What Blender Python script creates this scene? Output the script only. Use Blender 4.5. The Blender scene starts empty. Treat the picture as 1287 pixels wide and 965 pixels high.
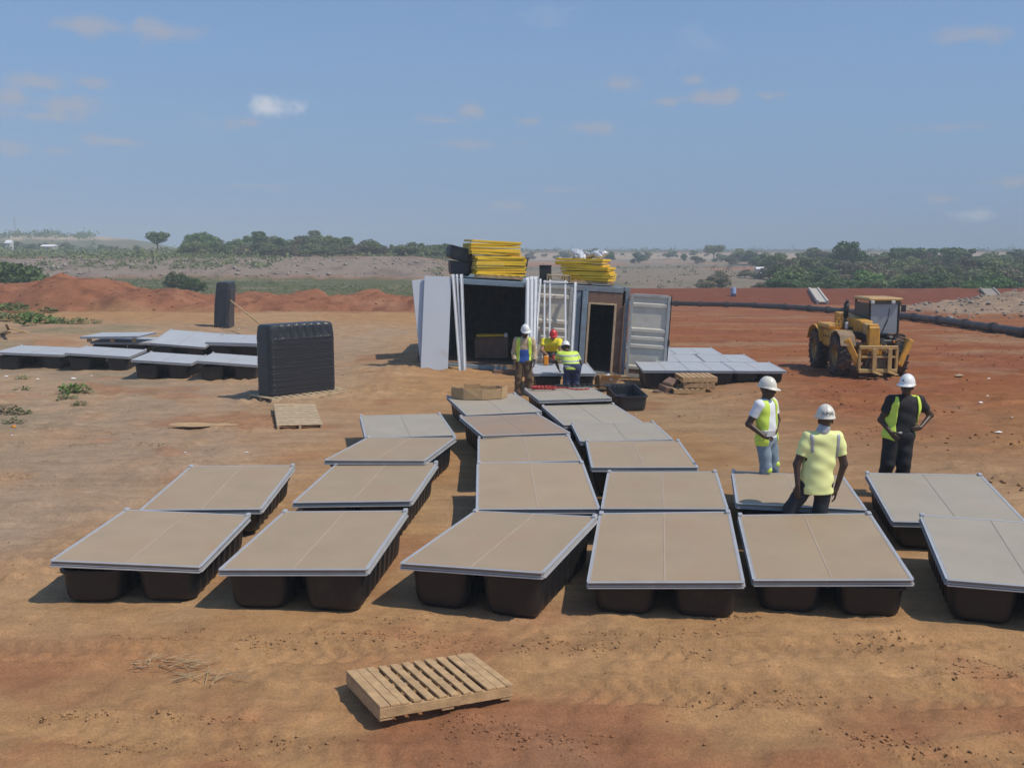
import bpy, bmesh, math, random
import numpy as np
from mathutils import Vector, Matrix, Euler
R = math.radians
rnd = random.Random(7)
nr = np.random.RandomState(11)
sc = bpy.context.scene
COL = sc.collection

# ------------------------------------------------------------------ camera
F, HZ, CH = 1250.0, 313.0, 3.5          # focal length in photo pixels, horizon row, eye height
TILT = math.atan((482.5 - HZ) / F)
cd = bpy.data.cameras.new('camera'); cam = bpy.data.objects.new('camera', cd); COL.objects.link(cam)
cd.sensor_width = 36; cd.lens = F / 1287 * 36; cd.clip_start = 0.1; cd.clip_end = 9000
cam.location = (0, 0, CH); cam.rotation_euler = (R(90) - TILT, 0, 0)
sc.camera = cam

# ------------------------------------------------------------------ light and sky
SUN = Vector((0.68, -0.27, 1.0)).normalized()
sun_el = math.asin(SUN.z); sun_az = math.atan2(SUN.x, SUN.y)
ld = bpy.data.lights.new('sun', 'SUN'); lo = bpy.data.objects.new('sun', ld); COL.objects.link(lo)
ld.energy = 3.5; ld.angle = R(0.55); ld.color = (1.0, 0.90, 0.74)
lo.rotation_euler = SUN.to_track_quat('Z', 'Y').to_euler()
W = bpy.data.worlds.new('World'); sc.world = W; W.use_nodes = True
nt = W.node_tree; nt.nodes.clear()
wo = nt.nodes.new('ShaderNodeOutputWorld'); bg = nt.nodes.new('ShaderNodeBackground')
sky = nt.nodes.new('ShaderNodeTexSky'); sky.sky_type = 'NISHITA'; sky.sun_disc = False
sky.sun_elevation = sun_el; sky.sun_rotation = sun_az
sky.air_density = 1.0; sky.dust_density = 1.0; sky.ozone_density = 1.6; sky.altitude = 50
bg.inputs['Strength'].default_value = 0.094
tc = nt.nodes.new('ShaderNodeTexCoord')
def wn(t, **k):
    n = nt.nodes.new(t)
    for a, b in k.items(): setattr(n, a, b)
    return n
# small flat-based clouds, thin and few, kept low over the horizon
sep = wn('ShaderNodeSeparateXYZ'); nt.links.new(tc.outputs['Generated'], sep.inputs[0])
mp = wn('ShaderNodeMapping'); mp.inputs['Scale'].default_value = (5.0, 5.0, 13.0); mp.inputs['Location'].default_value = (1.3, 0.4, 0.2)
nt.links.new(tc.outputs['Generated'], mp.inputs[0])
cn = wn('ShaderNodeTexNoise'); cn.inputs['Scale'].default_value = 1.5; cn.inputs['Detail'].default_value = 7; cn.inputs['Roughness'].default_value = .55
nt.links.new(mp.outputs[0], cn.inputs['Vector'])
cr = wn('ShaderNodeMapRange'); cr.interpolation_type = 'SMOOTHSTEP'
for i, v in zip((1, 2, 3, 4), (.60, .76, 0, .42)): cr.inputs[i].default_value = v
nt.links.new(cn.outputs['Fac'], cr.inputs[0])
# broad thin veil
mp2 = wn('ShaderNodeMapping'); mp2.inputs['Scale'].default_value = (1.6, 1.6, 7.0)
nt.links.new(tc.outputs['Generated'], mp2.inputs[0])
vn = wn('ShaderNodeTexNoise'); vn.inputs['Scale'].default_value = 1.4; vn.inputs['Detail'].default_value = 6
nt.links.new(mp2.outputs[0], vn.inputs['Vector'])
vr = wn('ShaderNodeMapRange')
for i, v in zip((1, 2, 3, 4), (.42, .72, 0, .22)): vr.inputs[i].default_value = v
nt.links.new(vn.outputs['Fac'], vr.inputs[0])
hs = wn('ShaderNodeHueSaturation'); hs.inputs['Saturation'].default_value = 1.0
nt.links.new(sky.outputs[0], hs.inputs['Color'])
tint = wn('ShaderNodeMix', data_type='RGBA', blend_type='MULTIPLY'); tint.inputs[0].default_value = 1
tint.inputs[7].default_value = (.76, 1.10, 1.40, 1)
nt.links.new(hs.outputs[0], tint.inputs[6])
m1 = wn('ShaderNodeMix', data_type='RGBA'); m2 = wn('ShaderNodeMix', data_type='RGBA')
nt.links.new(tint.outputs[2], m1.inputs[6]); m1.inputs[7].default_value = (3.1, 4.3, 6.3, 1)
nt.links.new(vr.outputs[0], m1.inputs[0])
nt.links.new(m1.outputs[2], m2.inputs[6]); m2.inputs[7].default_value = (5.4, 5.9, 6.9, 1)
nt.links.new(cr.outputs[0], m2.inputs[0])
# one puffy cumulus and a few small ones at fixed directions in the sky
def dirv(px, py):
    return (Matrix.Rotation(R(90) - TILT, 3, 'X') @ Vector(((px - 643.5) / F, (482.5 - py) / F, -1))).normalized()
# even pale haze low round the whole horizon
hb = wn('ShaderNodeMapRange'); hb.interpolation_type = 'SMOOTHSTEP'
for i, v in zip((1, 2, 3, 4), (-.02, .42, .92, .25)): hb.inputs[i].default_value = v
nt.links.new(sep.outputs[2], hb.inputs[0])
m4 = wn('ShaderNodeMix', data_type='RGBA'); nt.links.new(hb.outputs[0], m4.inputs[0]); nt.links.new(m2.outputs[2], m4.inputs[6]); m4.inputs[7].default_value = (2.55, 3.75, 5.9, 1)
last = m4.outputs[2]
PUFFS = [(340, 138, .028, .013, .85), (308, 154, .030, .007, .50), (588, 140, .024, .010, .50), (560, 152, .030, .006, .45), (770, 106, .034, .010, .50), (895, 123, .034, .009, .50), (868, 101, .014, .006, .45), (832, 129, .018, .005, .45), (965, 121, .014, .005, .45),
         (1228, 270, .026, .007, .60), (1188, 250, .016, .005, .50), (120, 34, .050, .010, .45), (210, 42, .032, .013, .45), (50, 104, .032, .008, .45), (110, 103, .020, .007, .4), (8, 120, .020, .009, .45), (85, 133, .050, .010, .45),
         (60, 147, .040, .008, .50), (145, 178, .034, .006, .45), (20, 188, .030, .008, .4), (75, 190, .024, .007, .4), (1230, 42, .034, .010, .42), (742, 160, .034, .008, .45), (668, 152, .016, .005, .4), (1272, 230, .02, .006, .5), (640, 258, .022, .006, .45), (590, 182, .05, .006, .3), (1190, 160, .045, .005, .35), (720, 238, .04, .004, .3), (330, 235, .05, .004, .25)]
wp = wn('ShaderNodeTexNoise'); wp.inputs['Scale'].default_value = 38; wp.inputs['Detail'].default_value = 5
nt.links.new(tc.outputs['Generated'], wp.inputs['Vector'])
for px, py, wx, wz, amt in PUFFS:
    if amt <= .54: amt = min(.9, amt * 1.7)
    pale = amt > .54 and (px, py) in ((340, 138), (1228, 270))
    d = dirv(px, py)
    sb = wn('ShaderNodeVectorMath', operation='SUBTRACT'); sb.inputs[1].default_value = d; nt.links.new(tc.outputs['Generated'], sb.inputs[0])
    dv = wn('ShaderNodeVectorMath', operation='DIVIDE'); dv.inputs[1].default_value = (wx, wx, wz); nt.links.new(sb.outputs[0], dv.inputs[0])
    ln = wn('ShaderNodeVectorMath', operation='LENGTH'); nt.links.new(dv.outputs[0], ln.inputs[0])
    ad = wn('ShaderNodeMath', operation='MULTIPLY_ADD'); nt.links.new(wp.outputs['Fac'], ad.inputs[0]); ad.inputs[1].default_value = 2.6; 
    nt.links.new(ln.outputs['Value'], ad.inputs[2])
    rg = wn('ShaderNodeMapRange'); rg.interpolation_type = 'SMOOTHSTEP'
    for i, v in zip((1, 2, 3, 4), (1.35, 2.35, amt, 0)): rg.inputs[i].default_value = v
    nt.links.new(ad.outputs[0], rg.inputs[0])
    mx = wn('ShaderNodeMix', data_type='RGBA'); nt.links.new(last, mx.inputs[6]); nt.links.new(rg.outputs[0], mx.inputs[0])
    mx.inputs[7].default_value = (6.6, 6.9, 7.6, 1) if pale else (3.95, 4.3, 5.3, 1)
    last = mx.outputs[2]
nt.links.new(last, bg.inputs['Color']); nt.links.new(bg.outputs[0], wo.inputs[0])
sc.view_settings.view_transform = 'Standard'; sc.view_settings.look = 'None'
sc.view_settings.exposure = 0.0; sc.view_settings.gamma = 1.0
sc.render.engine = 'CYCLES'
sc.cycles.max_bounces = 6; sc.cycles.transparent_max_bounces = 8; sc.cycles.volume_bounces = 0

# ------------------------------------------------------------------ noise
_tab = nr.rand(4096).astype(np.float32)
def vnoise(x, y, seed=0):
    xi = np.floor(x).astype(np.int64); yi = np.floor(y).astype(np.int64)
    fx = x - xi; fy = y - yi; fx = fx * fx * fx * (fx * (fx * 6 - 15) + 10); fy = fy * fy * fy * (fy * (fy * 6 - 15) + 10)
    def h(a, b): return _tab[((a * 73856093) ^ (b * 19349663) ^ (seed * 83492791)) & 4095]
    return (h(xi, yi) * (1 - fx) + h(xi + 1, yi) * fx) * (1 - fy) + (h(xi, yi + 1) * (1 - fx) + h(xi + 1, yi + 1) * fx) * fy
def fbm(x, y, sc_=1.0, oct=4, seed=0, gain=.5):
    s = 0; a = 1; t = 0
    c, sn = math.cos(.6), math.sin(.6)
    x, y = x * sc_, y * sc_
    for i in range(oct):
        s = s + a * (vnoise(x, y, seed + i) * 2 - 1); t += a; a *= gain
        x, y = (x * c - y * sn) * 2.03 + 7.1, (x * sn + y * c) * 2.03 + 3.3
    return s / t
def ss(a, b, x):
    t = np.clip((x - a) / (b - a), 0, 1); return t * t * (3 - 2 * t)

# ------------------------------------------------------------------ terrain
LY = [-60, 50, 57, 70, 80, 134, 149, 160, 174, 200, 260, 400, 700, 2500]
LZ = [0, 0, 0, -1.0, -1.2, -1.1, -1.0, .6, 1.7, 2.0, 2.4, 2.6, 2.8, 2.4]
RY = [-60, 32, 60, 95, 97, 110, 114, 130, 160, 200, 350, 440, 480, 520, 700, 2500]
RZ = [0, 0, -.75, -1.75, -1.75, -.92, -.9, -2.9, -2.4, -1.6, -1.6, -1.7, .6, 1.2, 2.2, 2.4]
TRACKS = [((-7, 12.9), (-2.6, 13.9), .30), ((-8.5, 14.2), (-2.2, 15.0), .28), ((0.5, 7.6), (6.5, 7.2), .26), ((1.0, 8.4), (7, 8.5), .26),
          ((5, 18), (16, 25), .3), ((5, 20), (15, 29), .3), ((-6, 8.6), (-1, 8.1), .26), ((6.5, 15), (16, 17.6), .28), ((7, 12.2), (13, 13.6), .28), ((-3.5, 7.0), (-.5, 6.1), .26), ((2, 6.3), (6, 6.6), .26), ((-6.3, 16.0), (-3.0, 16.5), .24), ((-8, 15.4), (-4.5, 15.2), .24), ((4.2, 22), (17, 33), .32), ((-9, 17), (-3.6, 17.6), .28), ((8, 17), (16, 20.5), .28)]
def base_z(x, y):
    u = x / np.maximum(y + 6, 4)
    w = ss(-.10, .02, u)
    wob = fbm(x, y, .012, 3, 5)
    yl = y + wob * 7 * ss(60, 140, y); yr = y + wob * 22 * ss(150, 300, y)
    z = np.interp(yl, LY, LZ) * (1 - w) + np.interp(yr, RY, RZ) * w
    # red spoil heaps on the left
    hp = np.zeros_like(x)
    for cx, cy, rx, ry, h in ((-31, 63, 9, 5.5, 1.55), (-26.0, 61, 4.6, 4.5, 1.95), (-40, 64, 9, 6, 1.5), (-21.5, 60, 4.2, 4, 1.25), (-17, 59, 4, 3, .55), (-12.5, 60, 4.5, 3, .62),
                              (-8.0, 61, 5, 3, .5), (-15, 61.5, 12, 2.8, .95), (-3, 61.5, 10, 2.8, .85), (-9, 60.5, 12, 2.6, .8), (-13.4, 66, 2.3, 2.2, 1.25), (-9.7, 68, 2.2, 2.0, 1.3), (-4, 61, 4, 2.5, .45), (-52, 64, 9, 6, 1.7), (1, 62, 4, 2.5, .35)):
        hp = np.maximum(hp, h * np.clip(1.15 - ((x - cx) / rx) ** 2 - ((y - cy) / ry) ** 2, 0, None) ** .8)
    m = ss(.02, .3, hp)
    z = z + hp * (1 + .25 * fbm(x, y, .5, 4, 3)) + .20 * m * fbm(x, y, 1.6, 4, 9)
    # weedy shoulder near left
    z = z + .55 * np.exp(-((x + 17) / 5.0) ** 2 - ((y - 38) / 6) ** 2)
    # grey rubble tip on the right
    tp = np.clip(1 - ((x - 40) / 15.5) ** 2 - ((y - 69) / 6.5) ** 2, 0, None)
    z = z + 1.3 * tp ** .7 * (1 + .5 * fbm(x, y, .6, 4, 21))
    # far left hill
    z = z + 7.4 * np.clip(1.1 - ((x + 240) / 62) ** 2 - ((y - 520) / 60) ** 2, 0, None) ** .7
    # sandy banks far behind the containers and the rough quarry edge
    z = z + ss(140, 175, y) * .5 * fbm(x, y, .07, 4, 30)
    # pad under the containers tilts down to the right
    k = ss(22, 27, y) * (1 - ss(35, 40, y)) * ss(-7, -2.5, x) * (1 - ss(3.6, 6.5, x))
    pad = .11 - .058 * (np.clip(x, -3, 4) + 2.0)
    z = z * (1 - k) + pad * k
    z = z - .06 * ss(8.2, 9.0, y) * (1 - ss(12.2, 13.4, y))
    return z
def rough_z(x, y):
    near = 1 - ss(45, 90, y)
    flat = 1 - .75 * (ss(9, 9.8, y) * (1 - ss(22, 24, y)) * ss(-5.2, -4.4, x) * (1 - ss(6.4, 7.5, x)))
    z = near * flat * (.022 * fbm(x, y, .7, 3, 40) + .040 * fbm(x, y, 3.1, 4, 41) + .040 * np.abs(fbm(x, y, 6., 3, 43)) * (.35 + .65 * ss(-.25, .25, fbm(x, y, .4, 3, 44))))
    # scattered churned patches
    p = ss(.12, .42, fbm(x, y, .55, 3, 50))
    z = z + near * flat * p * .13 * np.abs(fbm(x, y, 5.0, 4, 51))
    z = z + ss(60, 90, y) * .10 * fbm(x, y, .5, 4, 60)
    for (ax, ay), (bx, by), hw in TRACKS:
        dx, dy = bx - ax, by - ay; L = math.hypot(dx, dy); dx /= L; dy /= L
        t = (x - ax) * dx + (y - ay) * dy; n = -(x - ax) * dy + (y - ay) * dx + .12 * np.sin(t * .9 + ax)
        m = ss(-.5, .5, t) * (1 - ss(L - .5, L + .5, t))
        inside = 1 - ss(hw * .8, hw, np.abs(n)); rim = np.exp(-((np.abs(n) - hw * 1.1) / .06) ** 2)
        lug = np.clip(.5 + 1.2 * np.sin((t + np.abs(n) * .7) * 2 * math.pi / .19), 0, 1)
        z = z * (1 - .75 * m * inside) + m * (rim * .045 - inside * .030 + inside * lug * .036) * (.5 + .5 * ss(-.2, .2, fbm(x, y, .8, 2, 66)))
    return z
def gtop(x, y, r=.25):
    a = np.array([x + r * i for i in (-2, -1, 0, 1, 2)] * 3); b = np.array([y - r] * 5 + [y] * 5 + [y + r] * 5)
    return float((base_z(a, b) + rough_z(a, b)).max())
def gz(x, y):
    a, b = np.array([float(x)]), np.array([float(y)])
    return float(base_z(a, b)[0])

def at(px, row, z=0.0):
    """the point of height z seen at photo pixel (px, row): used once, to survey positions"""
    d = dirv(px, row); t = (z - CH) / d.z
    return Vector((d.x * t, d.y * t, z))
def hit(px, row, dz=0.):
    """where the line of sight through (px, row) meets the terrain"""
    d = dirv(px, row); t = 5.
    while t < 900:
        p = d * t
        if CH + p.z < gz(p.x, p.y) + dz: return Vector((p.x, p.y, CH + p.z))
        t *= 1.004
    return Vector((p.x, p.y, CH + p.z))
def aty(px, row, y):
    d = dirv(px, row); t = y / d.y
    return Vector((d.x * t, y, CH + d.z * t))

# ------------------------------------------------------------------ materials
MATS = {}
def mat(name, col, rough=.7, metal=0., var=.12, vscale=6., dirt=None, dirt_amt=0., dscale=2.5, bump=0., bscale=40., spec=.5, coords='Object'):
    if name in MATS: return MATS[name]
    m = bpy.data.materials.new(name); m.use_nodes = True; t = m.node_tree; n = t.nodes; l = t.links
    b = n['Principled BSDF']; b.inputs['Roughness'].default_value = rough; b.inputs['Metallic'].default_value = metal
    b.inputs['Specular IOR Level'].default_value = spec
    c = n.new('ShaderNodeTexCoord'); inf = n.new('ShaderNodeObjectInfo')
    off = n.new('ShaderNodeVectorMath'); off.operation = 'ADD'
    l.new(c.outputs[coords], off.inputs[0])
    ml = n.new('ShaderNodeMath'); ml.operation = 'MULTIPLY'; ml.inputs[1].default_value = 37.0
    l.new(inf.outputs['Random'], ml.inputs[0]); l.new(ml.outputs[0], off.inputs[1])
    no = n.new('ShaderNodeTexNoise'); no.inputs['Scale'].default_value = vscale; no.inputs['Detail'].default_value = 5
    l.new(off.outputs[0], no.inputs['Vector'])
    r = n.new('ShaderNodeMapRange'); r.inputs[1].default_value = .25; r.inputs[2].default_value = .75
    r.inputs[3].default_value = 1 - var; r.inputs[4].default_value = 1 + var; l.new(no.outputs['Fac'], r.inputs[0])
    mx = n.new('ShaderNodeMix'); mx.data_type = 'RGBA'; mx.blend_type = 'MULTIPLY'; mx.inputs[0].default_value = 1
    mx.inputs[6].default_value = (*col, 1); l.new(r.outputs[0], mx.inputs[7]); out = mx.outputs[2]
    if dirt:
        dn = n.new('ShaderNodeTexNoise'); dn.inputs['Scale'].default_value = dscale; dn.inputs['Detail'].default_value = 8; dn.inputs['Roughness'].default_value = .65
        l.new(off.outputs[0], dn.inputs['Vector'])
        dr = n.new('ShaderNodeMapRange'); dr.inputs[1].default_value = .62 - dirt_amt * .4; dr.inputs[2].default_value = .85 - dirt_amt * .3; l.new(dn.outputs['Fac'], dr.inputs[0])
        dr.inputs[4].default_value = min(1, .5 + dirt_amt)
        m3 = n.new('ShaderNodeMix'); m3.data_type = 'RGBA'; l.new(dr.outputs[0], m3.inputs[0]); l.new(out, m3.inputs[6]); m3.inputs[7].default_value = (*dirt, 1)
        out = m3.outputs[2]
    l.new(out, b.inputs['Base Color'])
    if bump:
        bn = n.new('ShaderNodeTexNoise'); bn.inputs['Scale'].default_value = bscale; bn.inputs['Detail'].default_value = 6
        l.new(off.outputs[0], bn.inputs['Vector'])
        bp = n.new('ShaderNodeBump'); bp.inputs['Strength'].default_value = bump; bp.inputs['Distance'].default_value = .02
        l.new(bn.outputs['Fac'], bp.inputs['Height']); l.new(bp.outputs[0], b.inputs['Normal'])
    MATS[name] = m; return m
DUST = (.36, .22, .13)
def deckmat(name, col, dusty, streak=.5):
    m = mat(name, col, .62, 0, .07, 2.2, DUST, dusty, 1.1, .15, 220)
    return m
m_deck_a = deckmat('dusty_deck', (.385, .288, .188), .22)
m_deck_b = deckmat('grey_deck', (.385, .338, .268), .10)
m_deck_c = deckmat('brown_deck', (.33, .245, .18), .35)
m_deck_g = deckmat('clean_grey_deck', (.42, .44, .47), .0)
m_seam_l = mat('joint_light', (.43, .34, .26), .7); m_seam_d = mat('joint_dark', (.33, .285, .24), .7)
m_rail = mat('aluminium_rail', (.50, .50, .51), .42, .25, .08, 8, DUST, .08, 3)
m_board = mat('grey_board', (.54, .575, .62), .55, 0, .03, 2, DUST, .03, 1.3)
m_float = mat('black_plastic', (.015, .013, .014), .45, 0, .2, 5, (.09, .06, .045), .06, 2.4, .1, 30)
m_float_clean = mat('clean_black_plastic', (.024, .025, .031), .40, 0, .2, 5, (.13, .10, .08), .06, 3, .06, 30)
m_wood = mat('pallet_wood', (.48, .31, .155), .8, 0, .25, 9, (.22, .15, .10), .15, 4, .3, 60)
m_wood_d = mat('weathered_wood', (.47, .355, .225), .85, 0, .25, 9, (.25, .19, .14), .2, 4, .3, 60)
m_card = mat('cardboard', (.44, .29, .15), .9, 0, .12, 4, (.30, .20, .12), .12, 3)
m_yel = mat('yellow_grp', (.82, .52, .02), .5, 0, .12, 4, (.35, .22, .04), .10, 5)
m_white = mat('white_steel', (.86, .87, .88), .4, .0, .06, 6, DUST, .05, 4)
m_blue = mat('blue_container_paint', (.20, .27, .33), .6, 0, .15, 4, (.20, .12, .08), .22, 3, .1, 20)
m_grey_c = mat('grey_container_paint', (.20, .23, .26), .6, 0, .15, 4, (.22, .13, .09), .2, 3, .1, 20)
m_leaf_beige = mat('door_inner_paint', (.54, .51, .44), .6, 0, .12, 4, (.25, .17, .11), .14, 3, .1, 20)
m_leaf_grey = mat('door_frame_paint', (.38, .39, .38), .6, 0, .12, 4, (.20, .13, .09), .18, 3)
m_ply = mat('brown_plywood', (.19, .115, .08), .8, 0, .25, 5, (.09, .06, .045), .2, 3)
m_rub = mat('tyre_rubber', (.040, .032, .028), .85, 0, .2, 8, (.22, .12, .07), .42, 4, .2, 30)
m_mach = mat('machine_yellow', (.60, .30, .035), .55, 0, .18, 6, (.27, .15, .07), .34, 4, .1, 20)
m_mach_p = mat('machine_worn_yellow', (.50, .32, .12), .6, 0, .12, 6, (.30, .18, .10), .3, 4)
m_black = mat('black_paint', (.02, .02, .022), .5, 0, .1, 6, (.15, .1, .07), .1, 4)
m_rim = mat('rim', (.35, .22, .07), .6, 0, .15, 6, (.2, .12, .07), .3, 4)
m_skin = mat('dark_skin', (.060, .030, .019), .45, 0, .1, 8)
m_skin2 = mat('brown_skin', (.30, .15, .09), .5, 0, .1, 8)
m_hiviz = mat('hi_vis_yellow', (.62, .80, .10), .6, 0, .06, 8)
m_hiviz_pale = mat('hi_vis_pale_yellow', (.84, .87, .36), .7, 0, .05, 5, (.72, .68, .42), .12, 3)
m_hiviz_or = mat('hi_vis_deep_yellow', (.80, .68, .03), .7, 0, .05, 5)
m_tape = mat('reflective_tape', (.42, .43, .44), .3, .2, .05, 10)
m_wshirt = mat('white_cloth', (.74, .76, .80), .8, 0, .04, 8)
m_tan = mat('tan_cloth', (.50, .38, .24), .9, 0, .1, 8)
m_black_cl = mat('black_cloth', (.012, .011, .013), .8, 0, .2, 9)
m_dark_tr = mat('charcoal_trousers', (.02, .022, .028), .8, 0, .2, 9)
m_jeans = mat('pale_jeans', (.20, .26, .32), .85, 0, .22, 12, (.34, .30, .25), .12, 6)
m_navy = mat('navy_cloth', (.03, .045, .10), .8, 0, .15, 9)
m_blue_cl = mat('blue_cloth', (.03, .10, .38), .8, 0, .12, 9)
m_brown_cl = mat('brown_cloth', (.13, .085, .05), .85, 0, .2, 9)
m_hat = mat('white_helmet', (.80, .80, .78), .3, 0, .04, 8, (.5, .42, .32), .08, 8)
m_hat_c = mat('cream_helmet', (.72, .69, .60), .35, 0, .06, 8, (.45, .36, .26), .14, 8)
m_hat_r = mat('red_helmet', (.60, .04, .04), .3, 0, .06, 8)
m_ink = mat('dark_print', (.05, .07, .06), .5)
m_red = mat('red_hose', (.42, .04, .03), .5, 0, .1, 6)
m_pipe = mat('dark_pipe', (.045, .032, .028), .55, 0, .25, 2, (.20, .10, .06), .28, 1.2, .1, 10)
m_rock = mat('grey_rock', (.31, .26, .215), .9, 0, .25, 2, (.25, .16, .10), .1, 2)
m_concrete = mat('pale_concrete', (.50, .46, .40), .9, 0, .1, 2)
m_film = mat('plastic_film', (.52, .54, .57), .25, 0, .2, 12)
m_paper = mat('white_litter', (.80, .80, .80), .7, 0, .05, 6)
m_orange = mat('orange_plastic', (.75, .25, .01), .5)
m_trunk = mat('bark', (.16, .12, .09), .9, 0, .2, 3)
m_straw = mat('straw', (.42, .31, .18), .9, 0, .3, 20)

def leafmat(name, c1, c2):
    m = bpy.data.materials.new(name); m.use_nodes = True; t = m.node_tree; n = t.nodes; l = t.links
    b = n['Principled BSDF']; b.inputs['Roughness'].default_value = .6; b.inputs['Specular IOR Level'].default_value = .25
    g = n.new('ShaderNodeNewGeometry'); mx = n.new('ShaderNodeMix'); mx.data_type = 'RGBA'
    mx.inputs[6].default_value = (*c1, 1); mx.inputs[7].default_value = (*c2, 1)
    l.new(g.outputs['Random Per Island'], mx.inputs[0])
    inf = n.new('ShaderNodeObjectInfo'); hv = n.new('ShaderNodeHueSaturation')
    r = n.new('ShaderNodeMapRange'); r.inputs[3].default_value = .80; r.inputs[4].default_value = 1.45; l.new(inf.outputs['Random'], r.inputs[0])
    l.new(mx.outputs[2], hv.inputs['Color']); l.new(r.outputs[0], hv.inputs['Value'])
    l.new(hv.outputs[0], b.inputs['Base Color'])
    b.inputs['Subsurface Weight'].default_value = 0
    tr = n.new('ShaderNodeBsdfTranslucent'); l.new(hv.outputs[0], tr.inputs[0]); ms = n.new('ShaderNodeMixShader'); ms.inputs[0].default_value = .25
    l.new(b.outputs[0], ms.inputs[1]); l.new(tr.outputs[0], ms.inputs[2]); l.new(ms.outputs[0], n['Material Output'].inputs[0])
    return m
m_leaf = [leafmat('foliage_deep', (.07, .11, .035), (.125, .175, .06)), leafmat('foliage_olive', (.13, .155, .06), (.20, .225, .095)),
          leafmat('foliage_fresh', (.085, .15, .035), (.15, .22, .07)), leafmat('foliage_dry', (.15, .13, .08), (.22, .18, .11))]
m_glass = bpy.data.materials.new('cab_glass'); m_glass.use_nodes = True
_b = m_glass.node_tree.nodes['Principled BSDF']; _b.inputs['Base Color'].default_value = (.42, .48, .52, 1); _b.inputs['Roughness'].default_value = .22
_b.inputs['Transmission Weight'].default_value = .25; _b.inputs['Metallic'].default_value = .35; _b.inputs['IOR'].default_value = 1.45

# ------------------------------------------------------------------ object helpers
def link(o): COL.objects.link(o); return o
def tag(o, label=None, cat=None, group=None, kind=None):
    if label: o['label'] = label
    if cat: o['category'] = cat
    if group: o['group'] = group
    if kind: o['kind'] = kind
    return o
def empty(name, loc=(0, 0, 0), rz=0., label=None, cat=None, group=None, rot=None):
    o = link(bpy.data.objects.new(name, None)); o.location = loc; o.rotation_euler = rot or (0, 0, rz); o.empty_display_size = .1
    return tag(o, label, cat, group)
def kids(o): return [c for c in bpy.data.objects if c.parent == o]
def dup(o, loc=None, rz=None, label=None, group=None, rot=None, scale=None):
    def rec(s, par):
        c = s.copy(); link(c)
        if par is not None: c.parent = par
        for k in TREE.get(s.name, []): 
            TREE.setdefault(c.name, []).append(rec(k, c))
        return c
    r = rec(o, None)
    if loc is not None: r.location = loc
    if rz is not None: r.rotation_euler = (0, 0, rz)
    if rot is not None: r.rotation_euler = rot
    if scale is not None: r.scale = scale
    if label: r['label'] = label
    if group: r['group'] = group
    return r
TREE = {}
def parent(o, p):
    if p is not None:
        o.parent = p; TREE.setdefault(p.name, []).append(o)
    return o
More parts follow.
